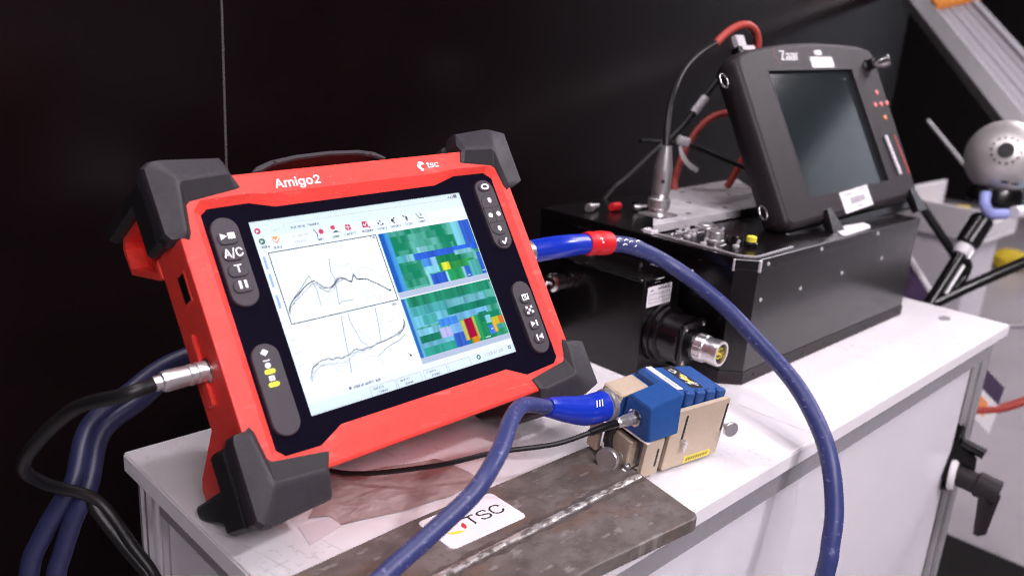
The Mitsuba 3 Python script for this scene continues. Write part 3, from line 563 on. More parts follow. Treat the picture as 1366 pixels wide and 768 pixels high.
prp('trim_line', hull([(-36.5, -5.6, 43.6), (-36.5, 30, 42), (-36.5, -5.6, 42.2), (-36.5, 30, 40.6), (-30, -5.6, 43.4), (-30, 30, 41.6)]), 'white_box')
prp('lower_body', cbox(-30, 66, 12, 54, 6, 44, 2), 'black_plastic')
plate_outline = rrect(-0.5, 74.5, -0.2, 64, 3.5, 4)
RXZ = np.array([[1.0, 0, 0], [0, 0, -1.0], [0, 1.0, 0]])        # (x, y, z) of a flat mesh -> (x, -z.., y)
def onfront(mesh): return xf(mesh, M4(RXZ))
prp('side_plate', onfront(prism(plate_outline, [(.6, -4.6), (0, -4), (0, -.6), (.6, 0)])), 'beige_paint')
prp('rear_side_plate', xf(onfront(prism(rrect(-4, 74, 0, 62, 3.5, 4), [(.6, -4), (0, -3.4), (0, -.6), (.6, 0)])), M4(o=(0, 58, 3))), 'beige_paint')
prp('plate_slot', onfront(prism(rrect(15.6, 18.6, 27, 57, 1.4, 3), [(0, -.1), (0, .12)])), 'black_ink', False)
prp('plate_slot', onfront(prism(rrect(70.4, 73.2, 27, 58, 1.3, 3), [(0, -.1), (0, .12)])), 'black_ink', False)
prp('warning_label', onfront(prism(rrect(28, 64, 1.4, 8.2, .4, 2), [(0, 0), (0, .25)])), 'yellow_print', False)
for i in range(9): prp('warning_mark', onfront(flat(Polygon([(31 + i * 3.4, 2.6), (32.2 + i * 3.4, 2.6), (33.4 + i * 3.4, 6.8), (31.4 + i * 3.4, 6.2)]), .26, .1)), 'black_ink', False)
prp('wing_screw', cat(lathe([(2.6, 0), (2.6, 5), (1.8, 6)], (18, -.2, 29), (0, -1, 0), 14), onfront(prism(ell(18, 26, 2.2, 6.5), [(.5, 3), (0, 3.6), (0, 5.4), (.5, 6)]))), 'nickel')
prp('thumb_knob', cat(lathe([(2.2, 0), (2.2, 7)], (74, -.2, 33), (0.25, -1, 0), 14), lathe([(6.8, 0), (7.8, .5), (7.8, 2.0), (7.0, 2.6)], (76.5, -7, 32), (-0.35, -1, 0.1), 26)), 'nickel')
# top label, white strip
slope = math.atan2(69.5 - 80.5, 76.0)
TOPM = M4(np.array([[math.cos(slope), 0, -math.sin(slope)], [0, 1, 0], [math.sin(slope), 0, math.cos(slope)]]), (0, 0, 80.35))
def ontop(mesh): return xf(mesh, TOPM)
prp('top_label', ontop(prism(rrect(30, 46, 13, 53, 2, 3), [(0, -.05), (.1, .25)])), 'black_ink', False)
prp('label_stripe', ontop(flat(sbox(36.5, 20, 40.5, 37), .26, .1)), 'yellow_print', False)
for a in ([(32, 47), (35, 41), (40, 44), (36, 49)], [(42, 16), (38, 22), (41, 24), (44.5, 19)], [(33, 33), (35.5, 27), (36, 33)], [(41, 40), (43, 34), (42, 31)], [(32, 24), (35, 20), (36, 24)]):
    prp('label_mark', ontop(ribbon(a, 1.3, .26, .1)), 'white_sticker', False)
prp('top_strip', ontop(cbox(7.5, 15.5, 12, 55, 0, 1.1, .3)), 'white_sticker', False); prp('strip_print', ontop(flat(sbox(10, 16, 13, 36), 1.12, .08)), 'bare_plate', False)
# sockets and boots
prp('cable_collar', lathe([(14.6, 0), (15.2, 1), (15.2, 6), (13.6, 7), (13.6, 9)], (-38.5, 46.5, 54.5), (-1, 0, 0), 32), 'nickel', 30)
sk = prp('socket', lathe([(8.2, 0), (8.2, 2.2), (7.2, 3), (6.2, 3), (6.2, 4.5)], (-35.8, 15, 58.5), (-1, 0, -.02), 28), 'chrome', 30)
# wheel carriage below
prp('bracket_plate', onfront(prism(rrect(-31, -9, 2, 41, 1.5, 2), [(.4, -2.5), (0, -2), (0, 1.8), (.4, 2.2)])), 'beige_paint')
prp('bracket_slot', onfront(prism(rrect(-16, -13.4, 11, 31, 1.2, 3), [(0, 2.1), (0, 2.35)])), 'black_ink', False)
prp('bracket_block', cbox(-36, -22, 12, 38, 3, 34, 1.5), 'beige_paint'); prp('bracket_plate', cbox(-44, -38, 46, 60, 4, 34, 1.2), 'beige_paint')
prp('axle', lathe([(4.5, 0), (4.5, 8), (3, 9), (3, 20)], (-30, 22, 12), (-1, 0, 0), 18), 'nickel')
prp('wheel_knob', lathe([(9.6, 0), (11.0, .8), (11.0, 5), (10.2, 5.8)], (-47, 24, 12), (-1, -.35, .12), 30), 'nickel')
prp('cam', cat(lathe([(3, 0), (3.4, 3), (2, 5)], (-36, 10, 10), (-1, -.4, 0), 14), cbox(-42, -32, 6, 14, 3, 8, 1.5)), 'chrome')
prp('hose', tube([(-34, 36, 40), (-40, 36, 30), (-41, 34, 18), (-38, 31, 10)], 4), 'black_rubber', 60)
for px_, py_ in ((4, 14), (70, 14), (4, 52), (70, 52)): prp('roller', lathe([(6, 0), (6.5, .8), (6.5, 7), (6, 8)], (px_, py_, 4.5), (0, 1, 0), 18), 'black_rubber')

def prw(*a): return PR_R @ V(*a) * .001 + PR_O
pc = thing('scanner_cable', 'thick blue cable with a glossy blue boot crossing over the steel plate', 'cable')
PB = smooth_path([prw(-46, 46.5, 54.5), prw(-70, 46.5, 55), V(0.262, 0.112, 0.075), V(0.225, 0.108, 0.089), V(0.186, 0.084, 0.097), V(0.150, 0.058, 0.094), V(0.122, 0.044, 0.0865), V(0.104, 0.0405, 0.0775), V(0.068, 0.0405, 0.0615), V(0.033, 0.040, 0.0475), V(-0.01, 0.035, 0.03), V(-0.06, 0.0, -0.03), V(-0.09, -0.03, -0.2)], 12)
part(pc, 'boot', tube(PB[:26], [.0139, .0142, .0136, .0116, .0084], 22, smooth=False), 'blue_boot', smooth=60)
part(pc, 'jacket', tube(PB[25:], .0068, 20, smooth=False), 'blue_cable', smooth=60)
for i in range(3):
    part(pc, 'boot_mark', ribbon([(0, -.003), (.0016, .003)], .0011, 0, .0003), 'white_print', M4(np.stack([pux, V(0.1, .55, .83), V(-.05, -.83, .55)], 1), prw(-66 + i * 3.2, 46.5, 55) + V(-.05, -.83, .55) * .0142 + V(0, .55, .83) * .002), False)
tc = thing('sensor_lead', 'thin black lead with a silver plug in the front socket of the blue scanner head', 'cable')
part(tc, 'plug', lathe([(5.4, 0), (5.6, 1), (5.6, 5), (5.0, 5.6), (5.4, 6.2), (5.4, 9), (4.8, 9.6), (4.8, 16), (4.0, 17), (3.6, 19)], (-39.6, 15, 58.4), (-1, 0, -.03), 24), 'nickel', PR, 30)
part(tc, 'sleeve', tube([prw(-57, 15, 57.8), prw(-72, 15.5, 57), prw(-88, 16, 55)], [.0038, .0036, .0030], 14), 'black_plastic', smooth=60)
part(tc, 'wire', tube([prw(-86, 16, 55.2), prw(-120, 22, 48), V(0.20, 0.115, 0.05), V(0.16, 0.15, 0.035), V(0.12, 0.22, 0.012), V(0.10, 0.30, 0.008)], .0022, 10), 'black_cable', smooth=60)

# ================================================================== STEEL PLATE, STICKER, FILM
sp = thing('steel_plate', 'brown rust-stained steel test plate with a bright weld bead, lying across the counter front', 'steel plate')
def platexy():
    P = [(-0.045, -0.006), (0.190, -0.0085), (0.304, -0.0185)]
    for k in range(6):
        a = math.radians(-95 + 100 * k / 5); P.append((0.3055 + 0.010 * math.cos(a), -0.0085 + 0.010 * math.sin(a)))
    return np.array(P + [(0.328, 0.045), (0.345, 0.121), (0.12, 0.124), (-0.045, 0.119)])
PT = 0.0122
part(sp, 'plate', prism(platexy(), [(.0006, 0.0003), (0, .0009), (0, PT - .0016), (.0005, PT - .0005), (.0016, PT)]), 'mill_steel', smooth=25)
nx, ny = 260, 14
xs = np.linspace(-0.044, 0.3255, nx); tt = np.linspace(-1, 1, ny)
X, TT = np.meshgrid(xs, tt, indexing='ij')
cen = 0.0545 + 0.0006 * (meshkit.fbm(np.stack([X * 30, X * 0, X * 0], -1)) - .5) * 2
rip = np.abs(((X * 260 + 0.35 * TT ** 2 * 2) % 1.0) - .5)
hw = 0.0041 + 0.0008 * (meshkit.noise(np.stack([X * 120, X * 0 + 4, X * 0], -1)) - .5)
Y = cen + TT * hw
Z = PT - 0.0003 + np.sqrt(np.maximum(1 - TT ** 2, 0)) * (0.0025 + 0.0016 * (meshkit.fbm(np.stack([X * 170, TT * 1.5, X * 0], -1)) - .5) - .0006 * rip)
part(sp, 'weld_bead', rings([np.stack([X[i], Y[i], Z[i]], 1) for i in range(nx)], closed=False), 'weld_metal', smooth=True)
toe = [[(x, 0.0545 + s * (0.0078 + 0.0012 * math.sin(x * 97 + s) + 0.001 * math.sin(x * 260))) for x in np.linspace(-0.044, 0.326, 90)] for s in (1, -1)]
part(sp, 'weld_toe', flat(Polygon(toe[0] + toe[1][::-1]), PT + .0001, .0001), 'weld_toe', smooth=False)
# heat of the weld left a groove of darker scale; TSC sticker
st = thing('sticker', 'white rounded sticker with black letters and a coloured ring logo on the steel plate', 'sticker')
SK = M4(np.array([[math.cos(-.03), -math.sin(-.03), 0], [math.sin(-.03), math.cos(-.03), 0], [0, 0, 1]]), (0.121, 0.0725, PT + .0001))
part(st, 'sheet', prism(rrect(0, 0.0775, 0, 0.0455, .005, 5), [(0, 0), (.0002, .0004)]), 'white_sticker', SK, False)
part(st, 'letter', text('T', .0315, .0165, .0115, .0125, .00042, False, .0001), 'black_ink', SK, False)
part(st, 'letter', text('S', .0445, .0165, .0115, .0125, .00042, False, .0001), 'black_ink', SK, False)
part(st, 'letter', text('C', .0575, .0165, .0120, .0125, .00042, False, .0001), 'black_ink', SK, False)
def arc(r0, r1, a0, a1, cx=.0195, cy=.0215, sq=.8):
    t = np.radians(np.linspace(a0, a1, 16)); u = np.linspace(0, 1, 16); w = np.sin(u * np.pi) ** .7
    o = [(cx + r1 * math.cos(a), cy + sq * r1 * math.sin(a)) for a in t]; i = [(cx + (r1 - (r1 - r0) * k) * math.cos(a), cy + sq * (r1 - (r1 - r0) * k) * math.sin(a)) for a, k in zip(t, w)]
    return Polygon(o + i[::-1]).buffer(0)
for a0, a1, m in ((60, 185, 'sign_green'), (190, 300, 'yellow_print'), (-52, 20, 'sign_red')):
    g = arc(.0055, .0098, a0, a1); part(st, 'logo_arc', flat(g, .00042, .0001), m, SK, False)
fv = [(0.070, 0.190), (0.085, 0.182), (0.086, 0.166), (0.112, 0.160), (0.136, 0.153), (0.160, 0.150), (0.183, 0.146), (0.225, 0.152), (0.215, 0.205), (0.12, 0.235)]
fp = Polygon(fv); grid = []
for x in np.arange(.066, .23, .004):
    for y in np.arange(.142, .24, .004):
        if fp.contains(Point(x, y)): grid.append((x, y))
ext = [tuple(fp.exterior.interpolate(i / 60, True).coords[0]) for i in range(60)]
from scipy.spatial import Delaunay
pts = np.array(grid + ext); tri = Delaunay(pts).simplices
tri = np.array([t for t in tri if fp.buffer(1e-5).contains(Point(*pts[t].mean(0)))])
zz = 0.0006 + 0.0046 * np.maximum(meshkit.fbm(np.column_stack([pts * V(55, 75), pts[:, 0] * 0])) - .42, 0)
solo('film_and_reflection', TM(np.column_stack([pts, zz]), tri, process=False), 'brown_film_reflection', 'crumpled brown film scraps and painted reflection under the front of the red instrument', 'plastic film', smooth=30)  # brown paints the instrument's reflection in the counter, along with film scraps
solo('tape_piece', flat([(0.052, 0.158), (0.086, 0.1655), (0.0855, 0.183), (0.058, 0.186)], .0004, .0002), 'tape_clear', 'pale piece of adhesive tape on the white counter beside the brown film', 'tape', smooth=False)

# ================================================================== SMALL BLACK BOX with barrel connector
jb = thing('junction_box', 'small black box with a white label and a barrel connector beside the electronics case', 'junction box')
part(jb, 'case', cbox(0.523, 0.596, 0.212, 0.345, 0.0005, 0.119, .0018), 'black_metal')
part(jb, 'lid', cbox(0.521, 0.598, 0.2105, 0.347, 0.1195, 0.1225, .001), 'black_metal')
part(jb, 'label', onf := xf(prism(rrect(0.529, 0.576, 0.089, 0.1135, .001, 2), [(0, 0), (0, .0004)]), M4(RXZ, (0, 0.2119, 0))), 'white_sticker', smooth=False)
for x0, x1, z in ((.534, .541, .1075), (.548, .572, .1085), (.533, .572, .1035), (.533, .572, .0975), (.533, .572, .093)):
    part(jb, 'label_print', xf(flat(sbox(x0, z, x1, z + (.0018 if z > .105 else .0006)), .0004, .0001), M4(RXZ, (0, 0.2119, 0))), 'grey_ink', smooth=False)
for x in (.533, .553, .573): part(jb, 'label_print', xf(flat(sbox(x, .093, x + .0005, .1035), .0004, .0001), M4(RXZ, (0, 0.2119, 0))), 'grey_ink', smooth=False)
dY = V(0.03, -1, 0); bc = V(0.564, 0.212, 0.053)
part(jb, 'barrel', lathe([(.036, 0), (.036, .005), (.033, .0062), (.033, .008), (.0345, .009), (.0345, .013), (.030, .0145), (.030, .040), (.0265, .041)], bc, dY, 44), 'black_plastic', smooth=30)
fl = xf(prism(rrect(-.024, .024, -.026, .026, .004, 3), [(.0006, 0), (0, .0006), (0, .0044), (.0006, .005)]), M4(frame_of(dY), bc + V(.001, -.041, 0)))
part(jb, 'flange', fl, 'black_metal')
F = frame_of(dY)
for a in (-1, 1):
    for b in (-1, 1):
        part(jb, 'screw', lathe([(.0030, 0), (.0030, .0012), (.0018, .002)], bc + V(.001, -.046, 0) + F[:, 0] * .0185 * a + F[:, 1] * .0205 * b, dY, 14), 'chrome')
part(jb, 'neck', lathe([(.0175, 0), (.0175, .006), (.0155, .008)], bc + V(.001, -.046, -.002), dY, 28), 'black_plastic', smooth=30)
hexs = 18
cn = lathe([(.0150, 0), (.0158, .001), (.0158, .012), (.0150, .013), (.0146, .019), (.0152, .0205), (.0152, .030), (.0146, .0312), (.0118, .0312), (.0112, .026)], bc + V(.0015, -.053, -.002), dY, 40)
part(jb, 'connector', cn, 'nickel', smooth=30)
for i in range(9):
    a = i * 2 * math.pi / 9
    part(jb, 'connector_flat', xf(cbox(-.0028, .0028, .0150, .0164, .0015, .0115, .0006), M4(F @ np.array([[math.cos(a), -math.sin(a), 0], [math.sin(a), math.cos(a), 0], [0, 0, 1]]), bc + V(.0015, -.053, -.002))), 'nickel')
fc = bc + V(.0022, -.0795, -.002)
part(jb, 'connector_core', lathe([(.0112, 0), (.0108, .0008)], fc, dY, 26), 'black_ink')
for i in range(6):
    a = i * math.pi / 3; part(jb, 'pin', lathe([(.0011, 0), (.0011, .0035), (.0005, .004)], fc + F[:, 0] * .006 * math.cos(a) + F[:, 1] * .006 * math.sin(a), dY, 10), 'yellow_print')
part(jb, 'key_bar', xf(cbox(-.0012, .0012, -.010, .010, .0006, .002, .0003), M4(F @ np.array([[.5, -.866, 0], [.866, .5, 0], [0, 0, 1]]), fc)), 'yellow_print')
part(jb, 'rivet', lathe([(.0016, 0), (.001, .0008)], V(.5215, .2165, .1225), (0, 0, 1), 10), 'chrome'); part(jb, 'rivet', lathe([(.0013, 0), (.001, .0008)], V(.5215, .300, .1225), (0, 0, 1), 10), 'chrome')
part(jb, 'lid_marking', text('8021 A 47', 0, 0, .062, .006, .12252, False, .0001), 'grey_ink', M4(np.array([[0, 1.0, 0], [-1.0, 0, 0], [0, 0, 1]]).T @ np.diag([-1, -1, 1]), (.588, .255, 0)), False)
part(jb, 'pipe_fitting', lathe([(.010, 0), (.010, .012), (.012, .013), (.012, .019), (.009, .021), (.009, .028)], V(.523, .338, .090), (-1, 0, .05), 22), 'chrome', smooth=30)
part(jb, 'stub_wire', tube([V(.496, .338, .093), V(.484, .330, .088), V(.482, .318, .070), V(.485, .312, .050)], .0016, 10), 'white_sticker', smooth=60)

# ================================================================== LARGE CASE
EC = thing('electronics_case', 'large black metal electronics case with riveted panels and a front control strip', 'electronics case')
bx, by, bl_, bh, bch, bd = .620, .127, .469, .1545, .020, .325
oct_ = ccw([(bx, by), (bx + bl_, by), (bx + bl_, by + bd), (bx - bch, by + bd), (bx - bch, by + bch)])
part(EC, 'body', prism(oct_, [(.0006, .0165), (0, .017), (0, bh - .0135)]), 'black_metal', smooth=False)
part(EC, 'base_strip', prism(inset(oct_, -.0012), [(.0004, .0003), (0, .0008), (0, .0155), (.0005, .016)]), 'dark_grey_plastic', smooth=False)
part(EC, 'lid', prism(inset(oct_, -.0012), [(.0004, bh - .013), (0, bh - .0125), (0, bh - .0018), (.0006, bh - .0006), (.0018, bh)]), 'black_metal', smooth=False)
part(EC, 'corner_bracket', cbox(bx - .0018, bx + .003, by - .0022, by + .001, bh - .0150, bh - .0008, .0006), 'hardware')
part(EC, 'corner_bracket', xf(cbox(-.002, .002, -.0012, .0012, bh - .0150, bh - .0008, .0006), M4(o=(bx - bch - .0008, by + bch + .0002, 0))), 'hardware')
rim = [(bx - bch + .014, by + .165), (bx - bch + .012, by + .026), (bx - bch + .016, by + .019), (bx + .004, by + .009), (bx + .012, by + .0075), (bx + .095, by + .0105)]
part(EC, 'rim_trim', xf(ribbon(rim, .0022, bh + .0001, .0016), M4()), 'hardware', smooth=False)
def rivet(p, d, r=.0026, m='hardware'): part(EC, 'rivet', lathe([(r, 0), (r * .9, .0009), (r * .5, .0016)], p, d, 12), m)
for x, z in ((bx + .018, bh - .007), (bx + .150, bh - .0065), (bx + .318, bh - .006), (bx + .015, .104), (bx + .112, .102), (bx + .226, .105), (bx + .352, .108)): rivet(V(x, by - .0012 if z > bh - .013 else by, z), (0, -1, 0))
for i in range(8): rivet(V(bx + .025 + i * .062, by - .0013, .0085), (0, -1, 0), .0018, 'black_ink')
rivet(V(bx - bch, by + .075, .125), (-1, 0, 0)); rivet(V(bx - bch, by + .150, .13), (-1, 0, 0)); rivet(V(bx - bch, by + .23, .135), (-1, 0, 0)); rivet(V(bx - .012, by + .012, .0085), (-.7, -.7, 0), .0018, 'black_ink')
# control strip
def ctl(name, mesh, m): part(EC, name, mesh, m)
zt = bh + .0001
ctl('knob', cat(lathe([(.015, 0), (.0155, .001), (.0155, .0025), (.0145, .003)], V(.703, .254, zt), (0, 0, 1), 30), lathe([(.011, .002), (.011, .006), (.010, .007)], V(.703, .254, zt), (0, 0, 1), 26)), 'nickel')
ctl('knob', cat(lathe([(.0125, 0), (.0125, .003), (.0110, .004), (.0105, .012), (.0098, .0132)], V(.649, .207, zt), (0, 0, 1), 28)), 'nickel')
ctl('knob', lathe([(.011, 0), (.011, .006), (.0095, .010)], V(.668, .190, zt), (0, 0, 1), 24), 'black_plastic')
ctl('button', lathe([(.0062, .006), (.0062, .012), (.005, .013)], V(.668, .168, zt), (0, 0, 1), 22), 'yellow_print'); ctl('button_ring', lathe([(.0085, 0), (.0085, .005), (.0066, .0065)], V(.668, .168, zt), (0, 0, 1), 22), 'black_plastic')
for x, y in ((.647, .258), (.637, .238), (.652, .240), (.692, .226), (.648, .176), (.622, .205), (.670, .262)): ctl('toggle', cat(lathe([(.0042, 0), (.0042, .0024), (.0024, .003)], V(x, y, zt), (0, 0, 1), 14), tube([V(x, y, zt), V(x + .003, y - .002, zt + .009)], [.0016, .0022], 8, smooth=False)), 'hardware')
rng = np.random.default_rng(3)
for x0, y0, n in ((.628, .258, 15), (.660, .246, 5), (.690, .240, 5), (.655, .222, 4), (.636, .190, 3), (.612, .236, 3)):
    P = [ribbon([(x0 + i * .0052, y0 + .0028 * rng.uniform(-1, 1)), (x0 + .003 + i * .0052, y0 + .0028 * rng.uniform(-1, 1))], .0018, zt, .0003) for i in range(n)]
    ctl('panel_marking', cat(*P), 'white_print')
ctl('switch', cbox(.603, .617, .268, .282, zt, zt + .006, .001), 'white_sticker')
# grey cover plate with screw holes
pk = thing('cover_plate', 'bare grey metal cover plate with screw holes on top of the electronics case', 'metal plate')
cp = np.array([(.606, .270), (.911, .272), (1.054, .424), (.80, .412)])
part(pk, 'plate', prism(cp, [(0, .1635), (0, .1660), (.001, .1668)]), 'bare_plate', smooth=False)
part(pk, 'flange', hull([(x, y, z) for x, y in ((.606, .2685), (.911, .2705), (.606, .2698), (.911, .2718)) for z in (.1565, .1663)]), 'bare_plate')
part(pk, 'support', cbox(.72, .90, .30, .39, bh + .0002, .1634), 'black_metal')
for x, y in ((.712, .290), (.80, .288), (.895, .286), (.78, .335), (.90, .345), (.84, .390), (.985, .395)): part(pk, 'screw_hole', lathe([(.0040, 0), (.0038, .0004)], V(x, y, .1667), (0, 0, 1), 14), 'black_ink')

# ================================================================== MONITOR
MO_R = np.array([[0.999, -0.014, -0.033], [-0.022, 0.486, -0.874], [0.028, 0.874, 0.486]]); u_, s_, v_ = np.linalg.svd(MO_R); MO_R = u_ @ v_
MO_O = V(0.8326, 0.2723, 0.3559); MO = M4(MO_R, MO_O, .001)
mo = thing('monitor', 'dark grey rugged display unit with its screen off, leaning back on the electronics case', 'monitor')
def mop(name, mesh, m, smooth=35): return part(mo, name, mesh, m, MO, smooth)
mpoly = [(-76, -205), (-70, -213), (-58, -217.5), (310, -216), (324, -211), (329, -200), (337, 12), (334, 26), (324, 34), (292, 40), (220, 44), (150, 45), (80, 43), (20, 38), (-30, 32), (-54, 27), (-66, 21), (-71, 10)]
mp = np.array(mpoly, float)
mhole = [(0, 0), (242, 0), (242, -181.5), (0, -181.5)]
mop('shell', prism(mp, [(22, -46), (10, -40), (2, -28), (0, -20), (0, -10), (1.6, -4), (4.5, -1.1), (9, 0)], mhole), 'dark_grey_plastic', 50)
mop('screen_glass', cbox(-.5, 242.5, -182, .5, -8, -6.5), 'glass_dark', False)
mop('screen_gasket', prism(rrect(-1.5, 243.5, -183, 1.5, 1, 2), [(0, -.2), (0, .35)], rrect(.5, 241.5, -181, -.5, 1, 2)), 'black_ink', False)
mop('nameplate_text', text('Zaar', 44, 14.5, 48, 14, 0.0, False, .8), 'white_print', False)
mat('dull_red', (0.12, 0.012, 0.014), 0.5)
mop('nameplate_swirl', ribbon([(34, 33), (29, 28), (28, 20), (33, 12), (38, 7)], 1.6, .0, .3), 'dull_red', False)
mop('asset_sticker', prism(rrect(124, 190, 2.6, 19.5, 2.5, 3), [(0, -.1), (.2, .4)]), 'white_sticker', False); mop('asset_sticker', slab(rrect(140, 160, 21, 29, 3, 3), -.1, 2.5, 1), 'white_sticker')
mop('knob', lathe([(10, 0), (10.5, 2), (9, 4), (8, 14)], (297, 4, -1), (0, 0, 1), 26), 'black_plastic', 30)
mop('knob', cat(lathe([(6, 3), (6, 20)], (301, 2, -1), (.5, 0, 1), 18), lathe([(8, 18), (9, 20), (9, 31), (7, 33)], (301, 2, -1), (.5, 0, 1), 24)), 'chrome', 30)
for x, y, m in ((298, -41, 'red_lamp'), (279, -61, 'red_lamp'), (300, -60.5, 'red_lamp'), (321, -59.5, 'red_lamp'), (298, -83, 'orange_print')): mop('indicator', lathe([(4.2, 0), (4.0, 1.6), (2.2, 2.6)], (x, y, 0), (0, 0, 1), 16), m, 40)
mop('stylus_slot', prism(rrect(269, 284, -186, -108, 6, 4), [(0, -.1), (0, .3)]), 'black_ink', False)
mop('stylus', cat(xf(tube([(273, -112, 3), (280, -176, 3)], 2.8, 10, smooth=False), M4())), 'white_sticker')
mop('stylus', cat(xf(tube([(311, -112, -1), (319, -178, -1)], 1.8, 10, smooth=False), M4())), 'sign_red')
mop('dial_arc', ribbon([(276, -97), (290, -94), (306, -97)], 1.2, 0, .2), 'black_ink', False)
bcx = M4(np.array([[math.cos(.04), -math.sin(.04), 0], [math.sin(.04), math.cos(.04), 0], [0, 0, 1]]), (81, -215, .2))
part(mo, 'barcode_label', xf(prism(rrect(0, 87, 0, 31, 1.5, 2), [(0, -.1), (.1, .4)]), bcx), 'white_sticker', MO, False)
for i in range(22): part(mo, 'barcode_bar', xf(flat(sbox(24 + i * 2.05, 10, 24 + i * 2.05 + (1.5 if i % 3 else .9), 19.5), .42, .1), bcx), 'grey_ink', MO, False)
for x0, x1, y in ((10, 34, 24.5), (58, 78, 26), (38, 56, 4.5)): part(mo, 'label_print', xf(flat(sbox(x0, y, x1, y + 1.8), .42, .1), bcx), 'grey_ink', MO, False)
for x in (30, 300): mop('foot', hull([(x - 6, -203, 2), (x + 9, -203, 2), (x - 4, -202, 5), (x + 7, -202, 5), (x - 22, -240, 12), (x + 12, -240, 12), (x - 22, -240, 2), (x + 12, -240, 2), (x - 6, -206, -8), (x + 9, -206, -8)]), 'black_plastic')
mop('hinge_bar', cbox(-60, 318, -232, -217, -50, -12, 3), 'black_plastic')
for p in ((-79, -6, -16), (-84, -186, -18)):
    t = np.radians(np.arange(0, 361, 18)); mop('hook_ring', tube([(p[0] - 7 + 8 * math.cos(a), p[1] + 9.5 * math.sin(a), p[2]) for a in t], 1.3, 8, 2), 'chrome', 60)
usb = M4(MO_R, MO_O + MO_R @ V(-.030, .036, -.045), .001)
mop('top_connector', cat(cbox(-2, 36, 30, 50, -44, -28, 2)), 'black_plastic'); mop('top_connector', cat(cbox(6, 26, 48, 68, -42, -32, 1.5), cbox(2, 34, 42, 49, -27.9, -26, .5)), 'bare_plate')
solo('paper_tag', prism(ccw([(.839, .1315), (.846, .1295), (.93, .134), (.946, .142), (.955, .156), (.90, .160), (.862, .152)]), [(0, bh + .0008), (.0002, bh + .0016)]), 'white_sticker', 'small white paper tag lying below the monitor on the case edge', 'tag', smooth=False)

# ================================================================== CABLES BEHIND
def cable(name, label, P, r, m, cat_='cable', n=10): return solo(name, tube(P, r, 12, n), m, label, cat_, smooth=60)
pl = thing('plug_cable', 'black cable rising from the tall silver plug to a red sleeve behind the monitor', 'cable')
pb_ = V(.662, .304, .1670)
pd = V(.02, .01, 1.0)
part(pl, 'plug', lathe([(0.0192, 0), (0.0192, 0.0025), (0.0132, 0.004), (0.0132, 0.009), (0.0148, 0.0105), (0.0148, 0.021), (0.0124, 0.023), (0.0112, 0.028), (0.0124, 0.031), (0.0124, 0.055), (0.0124, 0.06), (0.0084, 0.084), (0.0076, 0.09)], pb_, pd, 36), 'nickel', smooth=30)
part(pl, 'plug_flange', xf(prism(rrect(-.021, .021, -.019, .019, .004, 3), [(0, .0002), (.0005, .0022)]), M4(o=pb_)), 'nickel')
part(pl, 'plug_hole', lathe([(.0026, 0), (.0024, .0005)], pb_ + V(.0011 - .0093, -.0079, .046), (-.76, -.65, 0), 12), 'black_ink')
part(pl, 'lead', tube([pb_ + pd * .086, V(.672, .312, .276), V(.700, .330, .311), V(.745, .350, .345), V(.800, .364, .370), V(.846, .366, .388)], .0044, 14), 'black_cable', smooth=60)
part(pl, 'red_sleeve', tube([V(.843, .3665, .3855), V(.862, .362, .402), V(.884, .356, .413), V(.905, .352, .4135), V(.922, .349, .402), V(.930, .349, .378), V(.93, .352, .33)], .0056, 14), 'red_rubber', smooth=60)
k = cable('black_cable', 'black cable with a white tag running down left from the back of the monitor', [V(.93, .352, .385), V(.905, .37, .358), V(.880, .385, .325), V(.838, .400, .266), V(.80, .42, .226), V(.764, .44, .185), V(.745, .45, .165), V(.70, .47, .10)], .0048, 'black_cable')
part(k, 'tag', tube([V(.869, .388, .3085), V(.852, .394, .285)], .0062, 12, smooth=False), 'white_sticker')
cable('red_cable', 'red rubber cable arching low behind the silver plug', [V(.99, .36, .24), V(.985, .377, .281), V(.95, .404, .281), V(.922, .42, .264), V(.891, .425, .227), V(.862, .42, .18), V(.848, .405, .158)], .0056, 'red_rubber')
cable('red_cable', 'short red rubber cable dropping behind the left edge of the monitor', [V(1.0, .36, .29), V(.985, .364, .25), V(.968, .368, .217), V(.955, .375, .182), V(.95, .38, .168)], .0056, 'red_rubber')
k = cable('thin_cable', 'thin black cable with a curled white tie running behind the cover plate', [V(.800, .448, .2375), V(.817, .442, .238), V(.837, .425, .238), V(.865, .396, .234), V(.902, .36, .217), V(.935, .33, .203), V(.98, .33, .19)], .0036, 'black_cable')
part(k, 'tie', tube([V(.846, .413, .243), V(.860, .402, .239)], .0072, 12, smooth=False), 'white_sticker')
tiep = smooth_path([V(.849, .408, .236), V(.851, .403, .222), V(.860, .396, .208), V(.876, .388, .198)], 8)
part(k, 'tie_tail', cat(rings([np.array([p + V(.0, 0, .0035), p - V(.004, -.001, .0035)]) for p in tiep], closed=False)), 'white_sticker', smooth=True)
k = thing('loose_fittings', 'small silver and red fittings lying at the rear left corner of the electronics case top', 'fittings')
part(k, 'silver_fitting', lathe([(.005, 0), (.006, .002), (.006, .012), (.0035, .014), (.0035, .03)], V(.632, .398, bh + .006), (1, .25, 0), 16), 'nickel'); part(k, 'red_fitting', lathe([(.005, 0), (.006, .002), (.006, .018), (.004, .02)], V(.668, .386, bh + .006), (1, .1, 0), 16), 'red_band')
part(k, 'silver_fitting', lathe([(.004, 0), (.005, .002), (.005, .01), (.003, .012), (.003, .02)], V(.700, .372, bh + .005), (1, -.4, .1), 14), 'nickel')
